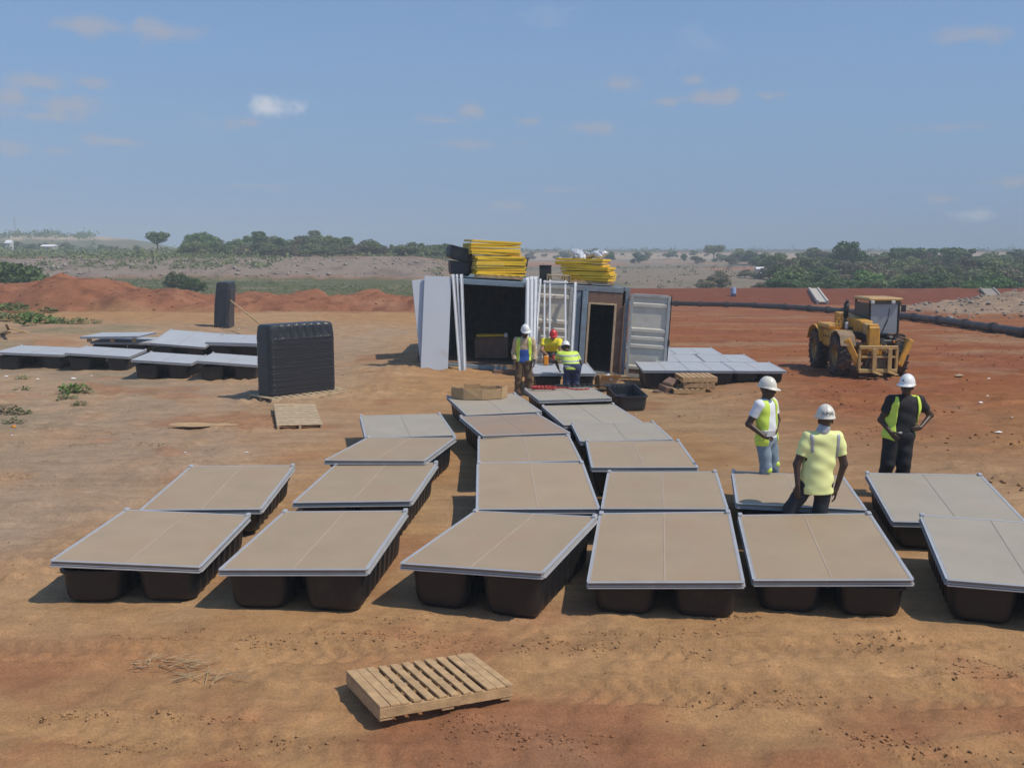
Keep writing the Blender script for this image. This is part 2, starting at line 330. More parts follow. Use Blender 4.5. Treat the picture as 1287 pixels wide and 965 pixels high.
class MB:
    def __init__(s): s.v = []; s.f = []
    def add(s, vs, fs, M=None):
        k = len(s.v)
        s.v += [tuple(M @ Vector(v)) if M else tuple(v) for v in vs]; s.f += [tuple(i + k for i in f) for f in fs]; return s
    def box(s, c, d, rot=None, bev=0.):
        x, y, z = d[0] / 2, d[1] / 2, d[2] / 2
        M = Matrix.Translation(c) @ (rot.to_matrix().to_4x4() if rot else Matrix())
        if bev <= 0:
            vs = [(-x, -y, -z), (x, -y, -z), (x, y, -z), (-x, y, -z), (-x, -y, z), (x, -y, z), (x, y, z), (-x, y, z)]
            return s.add(vs, [(3, 2, 1, 0), (4, 5, 6, 7), (0, 1, 5, 4), (1, 2, 6, 5), (2, 3, 7, 6), (3, 0, 4, 7)], M)
        b = min(bev, x * .9, y * .9, z * .9)
        vs = []; idx = {}
        for sx in (-1, 1):
            for sy in (-1, 1):
                for sz in (-1, 1):
                    for a in range(3):
                        p = [sx * (x - b), sy * (y - b), sz * (z - b)]; p[a] = (sx * x, sy * y, sz * z)[a]
                        idx[sx, sy, sz, a] = len(vs); vs.append(p)
        fs = []
        for a in range(3):
            o1, o2 = (a + 1) % 3, (a + 2) % 3
            for sg in (-1, 1):
                q = []
                for t1, t2 in ((-1, -1), (1, -1), (1, 1), (-1, 1)):
                    sgn = [0, 0, 0]; sgn[a] = sg; sgn[o1] = t1; sgn[o2] = t2; q.append(idx[(*sgn, a)])
                fs.append(q if sg > 0 else q[::-1])
        for a in range(3):            # edge strips
            o1, o2 = (a + 1) % 3, (a + 2) % 3
            for t1 in (-1, 1):
                for t2 in (-1, 1):
                    q = []
                    for sg, ax in ((-1, o1), (1, o1), (1, o2), (-1, o2)):
                        sgn = [0, 0, 0]; sgn[a] = sg; sgn[o1] = t1; sgn[o2] = t2; q.append(idx[(*sgn, ax)])
                    fs.append(q if t1 * t2 > 0 else q[::-1])
        for sx in (-1, 1):
            for sy in (-1, 1):
                for sz in (-1, 1):
                    q = [idx[sx, sy, sz, a] for a in range(3)]; fs.append(q if sx * sy * sz > 0 else q[::-1])
        return s.add(vs, fs, M)
    def bar(s, a, b, w, h=None, up=(0, 0, 1), bev=0.):
        a, b = Vector(a), Vector(b); d = b - a; L = d.length; z = d.normalized()
        x = Vector(up).cross(z)
        if x.length < 1e-3: x = Vector((1, 0, 0)).cross(z)
        x.normalize(); y = z.cross(x)
        m = Matrix((x, y, z)).transposed()
        return s.box((a + b) / 2, (w, h or w, L), m.to_quaternion(), bev)
    def tube(s, a, b, r1, r2=None, n=12, cap=True):
        a, b = Vector(a), Vector(b); r2 = r1 if r2 is None else r2; z = (b - a).normalized()
        x = (Vector((0, 0, 1)) if abs(z.z) < .9 else Vector((1, 0, 0))).cross(z).normalized(); y = z.cross(x)
        vs = []
        for p, r in ((a, r1), (b, r2)):
            for i in range(n): t = 2 * math.pi * i / n; vs.append(p + x * r * math.cos(t) + y * r * math.sin(t))
        fs = [(i, (i + 1) % n, n + (i + 1) % n, n + i) for i in range(n)]
        if cap: fs += [tuple(range(n))[::-1], tuple(range(n, 2 * n))]
        return s.add(vs, fs)
    def path(s, pts, r, n=8):
        for a, b in zip(pts, pts[1:]): s.tube(a, b, r, r, n)
        return s
    def lathe(s, prof, n=24, M=None, sy=1.):
        vs = []; k = len(prof)
        for i in range(n):
            t = 2 * math.pi * i / n
            for r, z in prof: vs.append((r * math.cos(t), r * math.sin(t) * sy, z))
        fs = [(i * k + j, ((i + 1) % n) * k + j, ((i + 1) % n) * k + j + 1, i * k + j + 1) for i in range(n) for j in range(k - 1)]
        return s.add(vs, fs, M)
    def prism(s, poly, z0, z1, M=None):
        n = len(poly); vs = [(x, y, z0) for x, y in poly] + [(x, y, z1) for x, y in poly]
        return s.add(vs, [tuple(range(n))[::-1], tuple(range(n, 2 * n))] + [(i, (i + 1) % n, n + (i + 1) % n, n + i) for i in range(n)], M)
    def mesh(s, name, m, smooth=False):
        me = bpy.data.meshes.new(name); me.from_pydata(s.v, [], s.f); me.materials.append(m)
        if smooth: me.polygons.foreach_set('use_smooth', [True] * len(me.polygons))
        me.update(); return me
    def build(s, name, m, par=None, smooth=False, loc=None, label=None):
        o = link(bpy.data.objects.new(name, s.mesh(name, m, smooth)))
        if loc is not None: o.location = loc
        if label: o['label'] = label
        return parent(o, par)
def inst(name, me, par=None, loc=(0, 0, 0), rot=(0, 0, 0), scale=(1, 1, 1)):
    o = link(bpy.data.objects.new(name, me)); o.location = loc; o.rotation_euler = rot; o.scale = scale
    return parent(o, par)
def npmesh(name, v, f, m, smooth=True):
    """v (n,3), f (m,4 or 3) arrays"""
    v = np.ascontiguousarray(v, np.float32); f = np.ascontiguousarray(f, np.int32); k = f.shape[1]
    me = bpy.data.meshes.new(name); me.vertices.add(len(v)); me.vertices.foreach_set('co', v.ravel())
    me.loops.add(f.size); me.loops.foreach_set('vertex_index', f.ravel())
    me.polygons.add(len(f)); me.polygons.foreach_set('loop_start', np.arange(0, f.size, k, dtype=np.int32))
    me.polygons.foreach_set('loop_total', np.full(len(f), k, np.int32))
    if smooth: me.polygons.foreach_set('use_smooth', np.ones(len(f), bool))
    if m: me.materials.append(m)
    me.update(calc_edges=True); me.validate(); return me

# ------------------------------------------------------------------ ground sheet
def lerp3(a, b, t): return a * (1 - t[:, None]) + np.array(b) * t[:, None]
def soil(x, y, z):
    n1 = fbm(x, y, .16, 4, 70); n2 = fbm(x, y, .6, 4, 71); n3 = fbm(x * .35, y, 1.3, 4, 72)
    c = np.tile(np.array([.445, .268, .126]), (len(x), 1))
    c = lerp3(c, (.455, .305, .165), ss(-.1, .45, n1 + .4 * n2))
    # grey-tan clay on the left
    c = lerp3(c, (.40, .305, .215), .85 * ss(-1.5, -6.5, x + 1.5 * n1) * ss(9.5, 12, y) * (1 - ss(40, 52, y)) * (.6 + .4 * ss(-.3, .3, n2)))
    # rusty foreground
    c = lerp3(c, (.33, .150, .075), .85 * (1 - ss(6.8, 9.2, y + .8 * n1 + .12 * x)) * ss(-.25, .35, n2 + n3 * .5 + .15))
    c = lerp3(c, (.36, .17, .085), .55 * ss(.25, .5, fbm(x, y, .45, 4, 80)) * (1 - ss(30, 45, y)))
    c = c * (1 - .14 * ss(12, 17, y) * ss(-1, 3, x))[:, None]
    # red plain at right and behind
    u = x / np.maximum(y, 1)
    rd = ss(.22, .40, u + .10 * n1 + .05 * n2 + .009 * (y - 22)) * ss(13, 27, y + 4 * n1)
    rd = np.maximum(rd, ss(34, 46, y + 5 * n1) * ss(.02, .1, u))
    c = lerp3(c, (.300, .108, .040), .92 * rd)
    c = lerp3(c, (.37, .165, .075), .65 * rd * ss(.0, .35, n3)); c = lerp3(c, (.37, .25, .15), .55 * rd * ss(.1, .35, fbm(x * .4 + 20, y, .5, 4, 77)) * (1 - ss(60, 90, y)))
    c = lerp3(c, (.26, .085, .045), .6 * rd * ss(.15, .45, fbm(x, y * 2.5, .12, 4, 83)))
    # tan haul area at the left behind the decks
    lf = 1 - ss(-.10, .02, u)
    # spoil heaps
    hp = ss(54.5, 57, y + .8 * n2) * (1 - ss(67, 72, y)) * lf
    c = lerp3(c, (.31, .138, .075), hp)
    c = lerp3(c, (.36, .17, .095), hp * ss(.1, .4, n2) * .5); c = lerp3(c, (.17, .075, .045), .6 * hp * ss(.15, .4, fbm(x, y, 1.3, 4, 99)))
    # green grass flat
    gr = ss(69, 75, y) * (1 - ss(146, 151, y + 3 * n2))
    c = lerp3(c, (.125, .135, .060), gr * lf)
    c = lerp3(c, (.30, .25, .16), .5 * gr * lf * ss(.1, .4, n1))
    trk = np.exp(-((y - 84 - (x + 24) * -.9) / 3.0) ** 2) * gr * lf * ss(-40, -34, x) * (1 - ss(-22, -18, x))
    c = lerp3(c, (.50, .46, .38), trk)
    # apricot pan right behind the spoil, pale block at its end
    pan = ss(72, 74, y) * (1 - ss(92, 95, y)) * ss(-23, -20, x) * lf
    c = lerp3(c, (.44, .22, .12), pan); c = lerp3(c, (.50, .42, .30), pan * ss(-10.2, -9.8, x))
    # quarry edge, grey
    q = ss(147, 152, y + 3 * n2) * (1 - ss(182, 196, y + 12 * n1)) * lf
    c = lerp3(c, (.30, .245, .195), q); c = lerp3(c, (.19, .155, .13), .8 * q * ss(.12, .4, fbm(x, y, .25, 4, 90)))
    pl = ss(185, 200, y) * lf
    c = lerp3(c, (.15, .16, .085), pl); c = lerp3(c, (.27, .17, .12), .8 * pl * ss(.05, .4, fbm(x, y, .02, 3, 91)))
    rt = 1 - lf
    bk = ss(93, 96, y) * (1 - ss(112, 115, y)) * rt
    c = lerp3(c, (.215, .065, .028), bk)
    f1 = ss(115, 125, y) * rt
    c = lerp3(c, (.27, .225, .165), f1); c = lerp3(c, (.15, .15, .08), .8 * f1 * ss(.0, .4, fbm(x, y, .03, 4, 92)))
    c = lerp3(c, (.40, .20, .12), f1 * ss(.28, .42, fbm(x * .6, y, .018, 3, 93) + .25 * ss(.14, .22, u)))
    c = lerp3(c, (.45, .26, .15), .8 * ss(330, 350, y) * (1 - ss(430, 450, y)) * rt * ss(-.1, .2, n1))
    c = lerp3(c, (.46, .37, .27), ss(438, 452, y) * (1 - ss(500, 560, y)) * rt)
    far = ss(560, 640, y); c = lerp3(c, (.14, .14, .08), far)
    hill = np.clip(1.1 - ((x + 240) / 62) ** 2 - ((y - 520) / 60) ** 2, 0, 1)
    c = lerp3(c, (.17, .17, .09), ss(.02, .2, hill)); c = lerp3(c, (.50, .40, .28), ss(.5, .72, hill + .2 * n1))
    tp = np.clip(1 - ((x - 40) / 15.5) ** 2 - ((y - 69) / 6.5) ** 2, 0, 1)
    c = lerp3(c, (.36, .27, .19), ss(.02, .2, tp + .1 * n2))
    # faint green tint where weeds grow at left
    c = lerp3(c, (.20, .20, .10), .55 * np.exp(-((x + 17) / 5.5) ** 2 - ((y - 38) / 6.5) ** 2) * ss(-.2, .3, n2))
    c = lerp3(c, (.30, .25, .16), .5 * ss(-6.5, -9, x) * ss(15, 18, y) * (1 - ss(30, 34, y)) * ss(0, .4, n2))
    c = c * (.86 + .05 * (1 - ss(9, 14, y)))[:, None] * np.array([1.01, .955, .955])
    return np.clip(c, .01, .8)
def build_ground():
    NU = 640
    dens = np.linspace(-1, 1, NU); u = dens * .62 + dens ** 3 * .95
    yy = np.concatenate([np.linspace(-12, 4.4, 12), np.arange(4.5, 24, .05), np.linspace(24, 80, 320), np.geomspace(80.3, 3200, 300)])
    U, Y = np.meshgrid(u, yy); X = U * (Y + 16)
    x, y = X.ravel(), Y.ravel()
    z = base_z(x, y) + rough_z(x, y)
    v = np.stack([x, y, z], 1)
    nv = len(yy); i = np.arange(nv - 1)[:, None] * NU + np.arange(NU - 1)[None]
    i = i.ravel(); f = np.stack([i, i + 1, i + NU + 1, i + NU], 1)
    m = bpy.data.materials.new('soil'); m.use_nodes = True; t = m.node_tree; n = t.nodes; l = t.links
    b = n['Principled BSDF']; b.inputs['Roughness'].default_value = .95; b.inputs['Specular IOR Level'].default_value = .1
    a = n.new('ShaderNodeVertexColor'); a.layer_name = 'soil'
    tcn = n.new('ShaderNodeTexCoord')
    def noise(s, d=6, r=.6):
        q = n.new('ShaderNodeTexNoise'); q.inputs['Scale'].default_value = s; q.inputs['Detail'].default_value = d; q.inputs['Roughness'].default_value = r
        l.new(tcn.outputs['Object'], q.inputs['Vector']); return q.outputs['Fac']
    def rng(i_, a1, b1, c1, d1):
        r = n.new('ShaderNodeMapRange'); l.new(i_, r.inputs[0])
        for k, q in zip((1, 2, 3, 4), (a1, b1, c1, d1)): r.inputs[k].default_value = q
        return r.outputs[0]
    cur = a.outputs[0]
    for s, lo_, hi_ in ((1.6, .88, 1.12), (9.0, .90, 1.10), (45.0, .80, 1.20), (150.0, .82, 1.18)):
        mx = n.new('ShaderNodeMix'); mx.data_type = 'RGBA'; mx.blend_type = 'MULTIPLY'; mx.inputs[0].default_value = 1
        l.new(cur, mx.inputs[6]); l.new(rng(noise(s), .3, .7, lo_, hi_), mx.inputs[7]); cur = mx.outputs[2]
    # streaks left by wheels and blades, mostly running across the view
    mp_ = n.new('ShaderNodeMapping'); mp_.inputs['Scale'].default_value = (.16, 1, 1); mp_.inputs['Rotation'].default_value = (0, 0, .16); l.new(tcn.outputs['Object'], mp_.inputs[0])
    for s_, lo_, hi_ in ((2.2, .92, 1.08), (8.0, .93, 1.07)):
        q = n.new('ShaderNodeTexNoise'); q.inputs['Scale'].default_value = s_; q.inputs['Detail'].default_value = 5; l.new(mp_.outputs[0], q.inputs['Vector'])
        mx = n.new('ShaderNodeMix'); mx.data_type = 'RGBA'; mx.blend_type = 'MULTIPLY'; mx.inputs[0].default_value = 1
        l.new(cur, mx.inputs[6]); l.new(rng(q.outputs['Fac'], .34, .66, lo_, hi_), mx.inputs[7]); cur = mx.outputs[2]
    # pale grit
    gn = rng(noise(120, 3, .5), .66, .72, 0, .55); mx = n.new('ShaderNodeMix'); mx.data_type = 'RGBA'; l.new(gn, mx.inputs[0]); l.new(cur, mx.inputs[6]); mx.inputs[7].default_value = (.46, .36, .26, 1); cur = mx.outputs[2]
    l.new(cur, b.inputs['Base Color'])
    h1 = n.new('ShaderNodeMath'); h1.operation = 'MULTIPLY_ADD'; h1.inputs[1].default_value = .9
    l.new(noise(55, 10, .78), h1.inputs[0]); l.new(noise(14, 8, .7), h1.inputs[2])
    bp = n.new('ShaderNodeBump'); bp.inputs['Strength'].default_value = .55; bp.inputs['Distance'].default_value = .03
    l.new(h1.outputs[0], bp.inputs['Height']); l.new(bp.outputs[0], b.inputs['Normal'])
    me = npmesh('ground', v, f, m)
    ca = me.color_attributes.new('soil', 'FLOAT_COLOR', 'POINT')
    cc = np.ones((len(v), 4), np.float32); cc[:, :3] = soil(x, y, z)
    ca.data.foreach_set('color', cc.ravel())
    o = link(bpy.data.objects.new('ground', me)); o['kind'] = 'structure'
    return m
m_soil = build_ground()

# clods and small stones lying on the soil
def scatter_stones(name, n, fn, smin, smax, m, label, seed=1):
    r = np.random.RandomState(seed)
    ico = np.array([(0, 0, 1), (.9, 0, .1), (.28, .85, .2), (-.72, .53, .1), (-.72, -.53, .2), (.28, -.85, .1), (0, 0, -.5)], np.float32)
    tri = np.array([(0, 1, 2), (0, 2, 3), (0, 3, 4), (0, 4, 5), (0, 5, 1), (6, 2, 1), (6, 3, 2), (6, 4, 3), (6, 5, 4), (6, 1, 5)])
    x, y = fn(r, n); n = len(x)
    s = smin + (smax - smin) * r.rand(n) ** 4
    z = base_z(x, y) + rough_z(x, y)
    jit = 1 + .35 * (r.rand(n, 7, 1) - .5) * 2
    an = r.rand(n) * 6.28; ca, sa = np.cos(an)[:, None], np.sin(an)[:, None]
    p = ico[None] * jit * np.stack([.7 + .8 * r.rand(n), .7 + .5 * r.rand(n), .45 + .5 * r.rand(n)], 1)[:, None, :]
    q = np.stack([p[..., 0] * ca - p[..., 1] * sa, p[..., 0] * sa + p[..., 1] * ca, p[..., 2]], 2) * s[:, None, None]
    v = (q + np.stack([x, y, z + s * .12], 1)[:, None, :]).reshape(-1, 3)
    f = (tri[None] + (np.arange(n) * 7)[:, None, None]).reshape(-1, 3)
    me = npmesh(name, v, f, m, smooth=False)
    if m is m_soil:
        ca = me.color_attributes.new('soil', 'FLOAT_COLOR', 'POINT'); cc = np.ones((len(v), 4), np.float32); cc[:, :3] = np.repeat(soil(x, y, z) * (.95 + .3 * r.rand(n, 1)), 7, 0); ca.data.foreach_set('color', cc.ravel())
    o = link(bpy.data.objects.new(name, me)); tag(o, label, 'soil' if 'clod' in name else 'stones', None, 'stuff')
def near_pts(r, n):
    y = 6 + 24 * r.rand(n) ** 1.5; x = (r.rand(n) * 2 - 1) * (y * .62 + 1.5)
    k = fbm(x, y, .55, 3, 50) + .35 * fbm(x, y, 2.0, 3, 51) > .10 - .22 * r.rand(n)
    k &= ~((x > -4.4) & (x < 6.6) & (y > 9.6) & (y < 21)) | (r.rand(n) < .25)
    return x[k], y[k]
m_clod = mat('dry_clod', (.36, .225, .135), .95, 0, .3, 1.2, (.28, .13, .075), .3, .7, coords='Object')
CL = [at(px, row) for px, row in ((930, 885), (880, 893), (985, 878), (730, 806), (700, 812), (560, 808), (480, 802), (545, 800), (1085, 927), (1150, 945), (830, 818), (1095, 800), (1130, 812), (1235, 850), (1228, 838), (300, 800), (350, 812), (205, 800), (245, 905), (520, 770), (560, 905), (620, 918),
      (60, 540), (120, 548), (160, 545), (25, 560), (100, 560), (190, 560), (240, 566), (330, 575), (40, 580), (300, 590), (20, 600), (60, 610), (140, 515), (180, 512), (210, 515), (90, 900), (140, 940), (350, 935), (700, 930), (905, 640), (1180, 610), (450, 790), (505, 786), (920, 770), (870, 790), (760, 790))]
def clus_pts(r, n):
    k = r.randint(0, len(CL), n); c = np.array([(p.x, p.y) for p in CL])[k]; g = r.normal(size=(n, 2)) * (.3 + .5 * r.rand(len(CL), 1))[k] * np.array([.50, .13])
    return c[:, 0] + g[:, 0], c[:, 1] + g[:, 1]
scatter_stones('clod_clusters', 6500, clus_pts, .004, .019, m_soil, 'loose brown clods and grit in churned ridges on the bare ground', 13)
scatter_stones('soil_clods', 20000, near_pts, .003, .018, m_soil, 'loose brown clods and grit on the churned bare ground', 3)
def heap_pts(r, n):
    x = -46 + 50 * r.rand(n); y = 56 + 9 * r.rand(n); return x, y
scatter_stones('heap_clods', 2500, heap_pts, .02, .09, m_soil, 'red clods strewn over the spoil heaps at left', 15)
def plain_pts(r, n):
    y = 14 + 50 * r.rand(n) ** 1.3; x = (.12 + .5 * r.rand(n)) * y; k = fbm(x, y * 2, .25, 3, 55) > .08; return x[k], y[k]
scatter_stones('plain_clods', 9000, plain_pts, .006, .05, m_soil, 'scattered clods on the red plain at right', 16)
def tip_pts(r, n):
    x = 24 + 32 * r.rand(n); y = 62 + 14 * r.rand(n); return x, y
scatter_stones('rubble', 2500, tip_pts, .04, .2, m_rock, 'pale grey rubble tipped beyond the pipe at right', 5)
def q_pts(r, n):
    y = 149 + 28 * r.rand(n); x = -95 + 90 * r.rand(n); return x, y
scatter_stones('quarry_rocks', 700, q_pts, .12, .55, m_rock, 'broken grey rocks strewn along the quarry edge', 6)

# ------------------------------------------------------------------ floats and walkway decks
FL, FW, FH = 1.9, .64, .36
def rrect(L, Wd, r, ribs=0., n=8):
    """outline of a rounded rectangle, ribbed along the long sides"""
    pts = []
    hx, hy = Wd / 2 - r, L / 2 - r
    for cx, cy, a0 in ((hx, hy, 0), (-hx, hy, 90), (-hx, -hy, 180), (hx, -hy, 270)):
        for i in range(n + 1):
            a = R(a0 + 90 * i / n); pts.append((cx + r * math.cos(a), cy + r * math.sin(a)))
        if a0 in (0, 180):      # end cap flats
            s = -1 if a0 == 0 else 1
        else:
            s = -1 if a0 == 90 else 1
            x0 = -Wd / 2 if a0 == 90 else Wd / 2
            N = 44
            for k in range(1, N):
                y = s * (-1) * (-hy) + 0
                t = k / N; y = hy - 2 * hy * t if a0 == 90 else -hy + 2 * hy * t
                ph = (t * 7.5) % 1.0
                d = ribs * (1 if .38 < ph < .80 else (.5 if .3 < ph < .88 else 0))
                pts.append((x0 + (d if a0 == 90 else -d), y))
    return pts
def float_mesh(name, m, open_top=True, rim=1.03):
    b = MB(); levels = [(.0, .66, .90, 0), (.012, .76, .925, .008), (.045, .86, .95, .02), (.10, .90, .96, .026), (.30, .955, .975, .030), (.325, .96, .978, .0), (.333, rim, rim - .03, 0), (FH, rim, rim - .03, 0)]
    if open_top: levels += [(FH, .955, .97, 0), (.32, .93, .955, 0), (.12, .86, .94, .024), (.04, .80, .91, .01), (.03, .5, .8, 0)]
    rings = []
    for z, fw, fl, rb in levels:
        p = rrect(FL * fl, FW * fw, .13, rb)
        rings.append([(x, y, z) for x, y in p])
    n = len(rings[0]); vs = [v for r_ in rings for v in r_]; fs = []
    for k in range(len(rings) - 1):
        for i in range(n): fs.append((k * n + i, k * n + (i + 1) % n, (k + 1) * n + (i + 1) % n, (k + 1) * n + i))
    fs.append(tuple(range(n))[::-1]); fs.append(tuple(range((len(rings) - 1) * n, len(rings) * n)))
    b.add(vs, fs); return b.mesh(name, m)
me_float = float_mesh('float', m_float)
me_float_c = float_mesh('float_clean', m_float_clean); me_float_s = float_mesh('float_stacked', m_float_clean, rim=.995)
_cache = {}
def cached(key, fn):
    if key not in _cache: _cache[key] = fn()
    return _cache[key]
RH = .062
def rail_mesh(L):
    def f():       # C section: web, top and bottom flange, open to the outside
        b = MB(); b.box((0, .012, 0), (L, .006, RH)); b.box((0, -.008, RH / 2 - .004), (L, .028, .006)); b.box((0, -.008, -RH / 2 + .004), (L, .040, .008))
        b.box((0, -.004, -.006), (L, .02, .008)); return b.mesh('edge_rail', m_rail)
    return cached(('rail', round(L, 3)), f)
def board_mesh(w, l, m):
    return cached(('board', round(w, 3), round(l, 3), m.name), lambda: MB().box((0, 0, -.015), (w, l, .030), bev=.003).mesh('deck_board', m))
def stub_mesh():
    return cached('stub', lambda: MB().box((0, 0, 0), (.05, .09, .05), bev=.005).mesh('corner_bracket', m_rail))
def deck(x, y, z, yaw, pitch, roll, m, label, group, Wd=1.49, L=2.05, floats=2, base=None):
    t = empty('floating_walkway_deck', (x, y, 0), yaw, label, 'walkway deck', group)
    E = Euler((pitch, roll, 0), 'XYZ'); T = E.to_matrix()
    def put(name, me, p, rz=0., sc_=(1, 1, 1)):
        q = T @ Vector(p) + Vector((0, 0, z)); o = inst(name, me, t, q, (0, 0, 0), sc_)
        o.rotation_euler = (T @ Matrix.Rotation(rz, 3, 'Z')).to_euler(); return o
    bw = (Wd - .026) / 2
    for s in (-1, 1): put('deck_board', board_mesh(bw - .0015, L - .026, m), (s * bw / 2, 0, 0))
    put('joint_strip', cached(('strip', round(L, 2), m.name), lambda: MB().box((0, 0, 0), (.014, L - .03, .003)).mesh('joint_strip', m_seam_l if m is m_deck_a else m_seam_d)), (0, 0, .0015))
    zr = -RH / 2 + .003
    put('edge_rail', rail_mesh(Wd), (0, -L / 2 + .012, zr)); put('edge_rail', rail_mesh(Wd), (0, L / 2 - .012, zr), math.pi)
    put('edge_rail', rail_mesh(L - .05), (Wd / 2 - .012, 0, zr), math.pi / 2); put('edge_rail', rail_mesh(L - .05), (-Wd / 2 + .012, 0, zr), -math.pi / 2)
    for sx in (-1, 1):
        put('corner_bracket', stub_mesh(), (sx * (Wd / 2 - .02), L / 2 - .03, .004))
    g0 = 0 if base is None else base
    low = min((T @ Vector((sx * Wd / 2, sy * (L / 2 - .1), 0))).z for sx in (-1, 1) for sy in (-1, 1)) + z - .032
    h = max(.2, min(low - g0, .46))
    for s in ((-1, 1) if floats == 2 else (-1, 0, 1)):
        o = inst('float', me_float, t, (s * (Wd / 2 - .36), rnd.uniform(-.02, .02), g0), (0, 0, rnd.uniform(-.015, .015)), (1, (L - .10) / FL, h / FH))
    return t
# x, y, z(top), yaw, pitch, roll as surveyed
GC = 'floating walkway decks set out in rows across the yard'
DECKS = [
 (-3.8847, 10.6442, 0.3683, 0.0151, -0.0116, 0.0498, 'a', 'dusty floating deck at the front end of the leftmost row'),
 (-3.8516, 12.9533, 0.3703, 0.013, 0.0478, -0.0058, 'a', 'dusty floating deck second from the front in the leftmost row'),
 (-2.0609, 10.4249, 0.4122, -0.0895, 0.0196, -0.0311, 'a', 'dusty floating deck at the front end of the second row from left'),
 (-1.8938, 12.9862, 0.4284, -0.0881, 0.0191, -0.0363, 'a', 'dusty floating deck second from the front in the second row from left'),
 (-0.0739, 10.29, 0.4435, -0.3366, 0.009, -0.0426, 'a', 'strongly turned floating deck at the front end of the third row from left'),
 (-1.8053, 14.9317, 0.4847, -0.1605, -0.0258, -0.0308, 'a', 'dusty floating deck third from the front in the second row from left'),
 (-1.8836, 17.2895, 0.4239, 0.1928, 0.015, 0.0055, 'b', 'greyer floating deck at the far end of the second row from left'),
 (0.2875, 12.7477, 0.4485, 0.0298, 0.0637, 0.0035, 'a', 'floating deck right behind the strongly turned front deck'),
 (0.2248, 15.0596, 0.4537, 0.0329, -0.0091, -0.0206, 'a', 'floating deck in front of the browner deck in the middle row'),
 (0.0075, 17.1237, 0.4675, 0.2366, -0.0088, 0.0095, 'c', 'browner floating deck turned left, one short of the cardboard box deck'),
 (-0.3985, 19.9167, 0.3967, 0.2521, 0.034, -0.0053, 'b', 'grey floating deck carrying the open cardboard box'),
 (1.6178, 10.2375, 0.3953, -0.1489, 0.0702, -0.0531, 'a', 'front floating deck of the pair butted closely end to end in the middle'),
 (1.948, 12.5451, 0.4332, -0.1339, -0.0048, -0.0327, 'a', 'rear floating deck of the pair butted closely end to end in the middle'),
 (1.9066, 14.7316, 0.4474, -0.0349, -0.0087, -0.0086, 'a', 'floating deck just beyond the closely butted pair'),
 (1.8386, 16.7805, 0.4079, 0.0116, -0.0365, -0.0184, 'b', 'grey floating deck second beyond the closely butted pair'),
 (1.5056, 18.918, 0.3522, 0.1702, 0.0178, -0.0006, 'b', 'low grey floating deck beside the open black tub'),
 (1.1529, 20.9185, 0.4606, 0.1322, -0.0284, -0.0121, 'b', 'grey floating deck with the red hose coil, nearest the bench'),
 (3.2496, 10.2801, 0.3843, -0.1508, 0.0505, -0.0538, 'a', 'front floating deck between camera and the man with his back turned'),
 (3.6275, 12.5219, 0.4388, -0.1894, -0.0278, 0.0052, 'a', 'floating deck crossed by the shadow of the man with his back turned'),
 (5.4394, 12.3364, 0.3834, -0.1862, 0.064, -0.026, 'b', 'light grey floating deck in front of the man in black'),
 (5.1311, 9.9274, 0.4273, -0.2654, 0.0467, 0.0038, 'b', 'light grey floating deck cut by the right edge of the photo'),
]
for x, y, z, yw, pt, rl, k, lab in DECKS:
    deck(x, y, z, yw, pt, rl, {'a': m_deck_a, 'b': m_deck_b, 'c': m_deck_c}[k], lab, GC, base=-.06 if y < 11.4 else (-.05 if y < 12.8 else None))
deck(1.24, 24.6, .55, .02, 0, 0, m_deck_g, 'pale grey deck used as a workbench by the three workers', GC, base=-.02)
# left yard group
GL = 'grey walkway decks parked in two lines at the left'
def deckfit(fl, fr, yaw, z, L, lab, grp, base=0., m=m_deck_g, zb=None):
    """front-left and front-right photo pixels, heading and left height -> a deck of that width, rolled to fit"""
    a = at(*fl, z); Wd = 1.7
    for _ in range(4):
        b = aty(*fr, a.y + Wd * math.sin(yaw)); Wd = (b.x - a.x) / math.cos(yaw)
    roll = math.atan2(a.z - b.z, Wd); n = Vector((-math.sin(yaw), math.cos(yaw), 0)); c = (a + b) / 2 + n * L / 2
    pitch = 0 if zb is None else math.asin((zb - z) / L)
    zc = c.z if zb is None else c.z + (zb - z) / 2
    return deck(c.x, c.y, zc, yaw, pitch, roll, m, lab, grp, Wd=Wd, L=L, base=base)
deckfit((-8, 442.5), (78.5, 446), 0.1, .56, 2.05, 'grey deck at the left end of the near parked line, by the frame edge', GL)
deckfit((81, 443.5), (162.7, 448.5), 0.12, .56, 2.05, 'grey deck second from left in the near parked line', GL)
deckfit((164.5, 452), (240.5, 457), 0.1, .56, 2.05, 'grey deck third from left in the near parked line', GL)
deckfit((248, 453.5), (324, 459), 0.1, .56, 2.05, 'grey deck at the right end of the near parked line, by the float stack', GL)
deckfit((113, 430), (186, 431), 0.12, .56, 2.05, 'grey deck at the left end of the far parked line, under a loose panel', GL)
deckfit((188, 431), (258, 436.5), 0.02, .56, 2.05, 'grey deck tilted up at its back in the middle of the far parked line', GL, zb=.82)
deckfit((261.5, 431.5), (328, 433.5), 0.05, .56, 2.05, 'grey deck at the right end of the far parked line', GL, zb=.68)
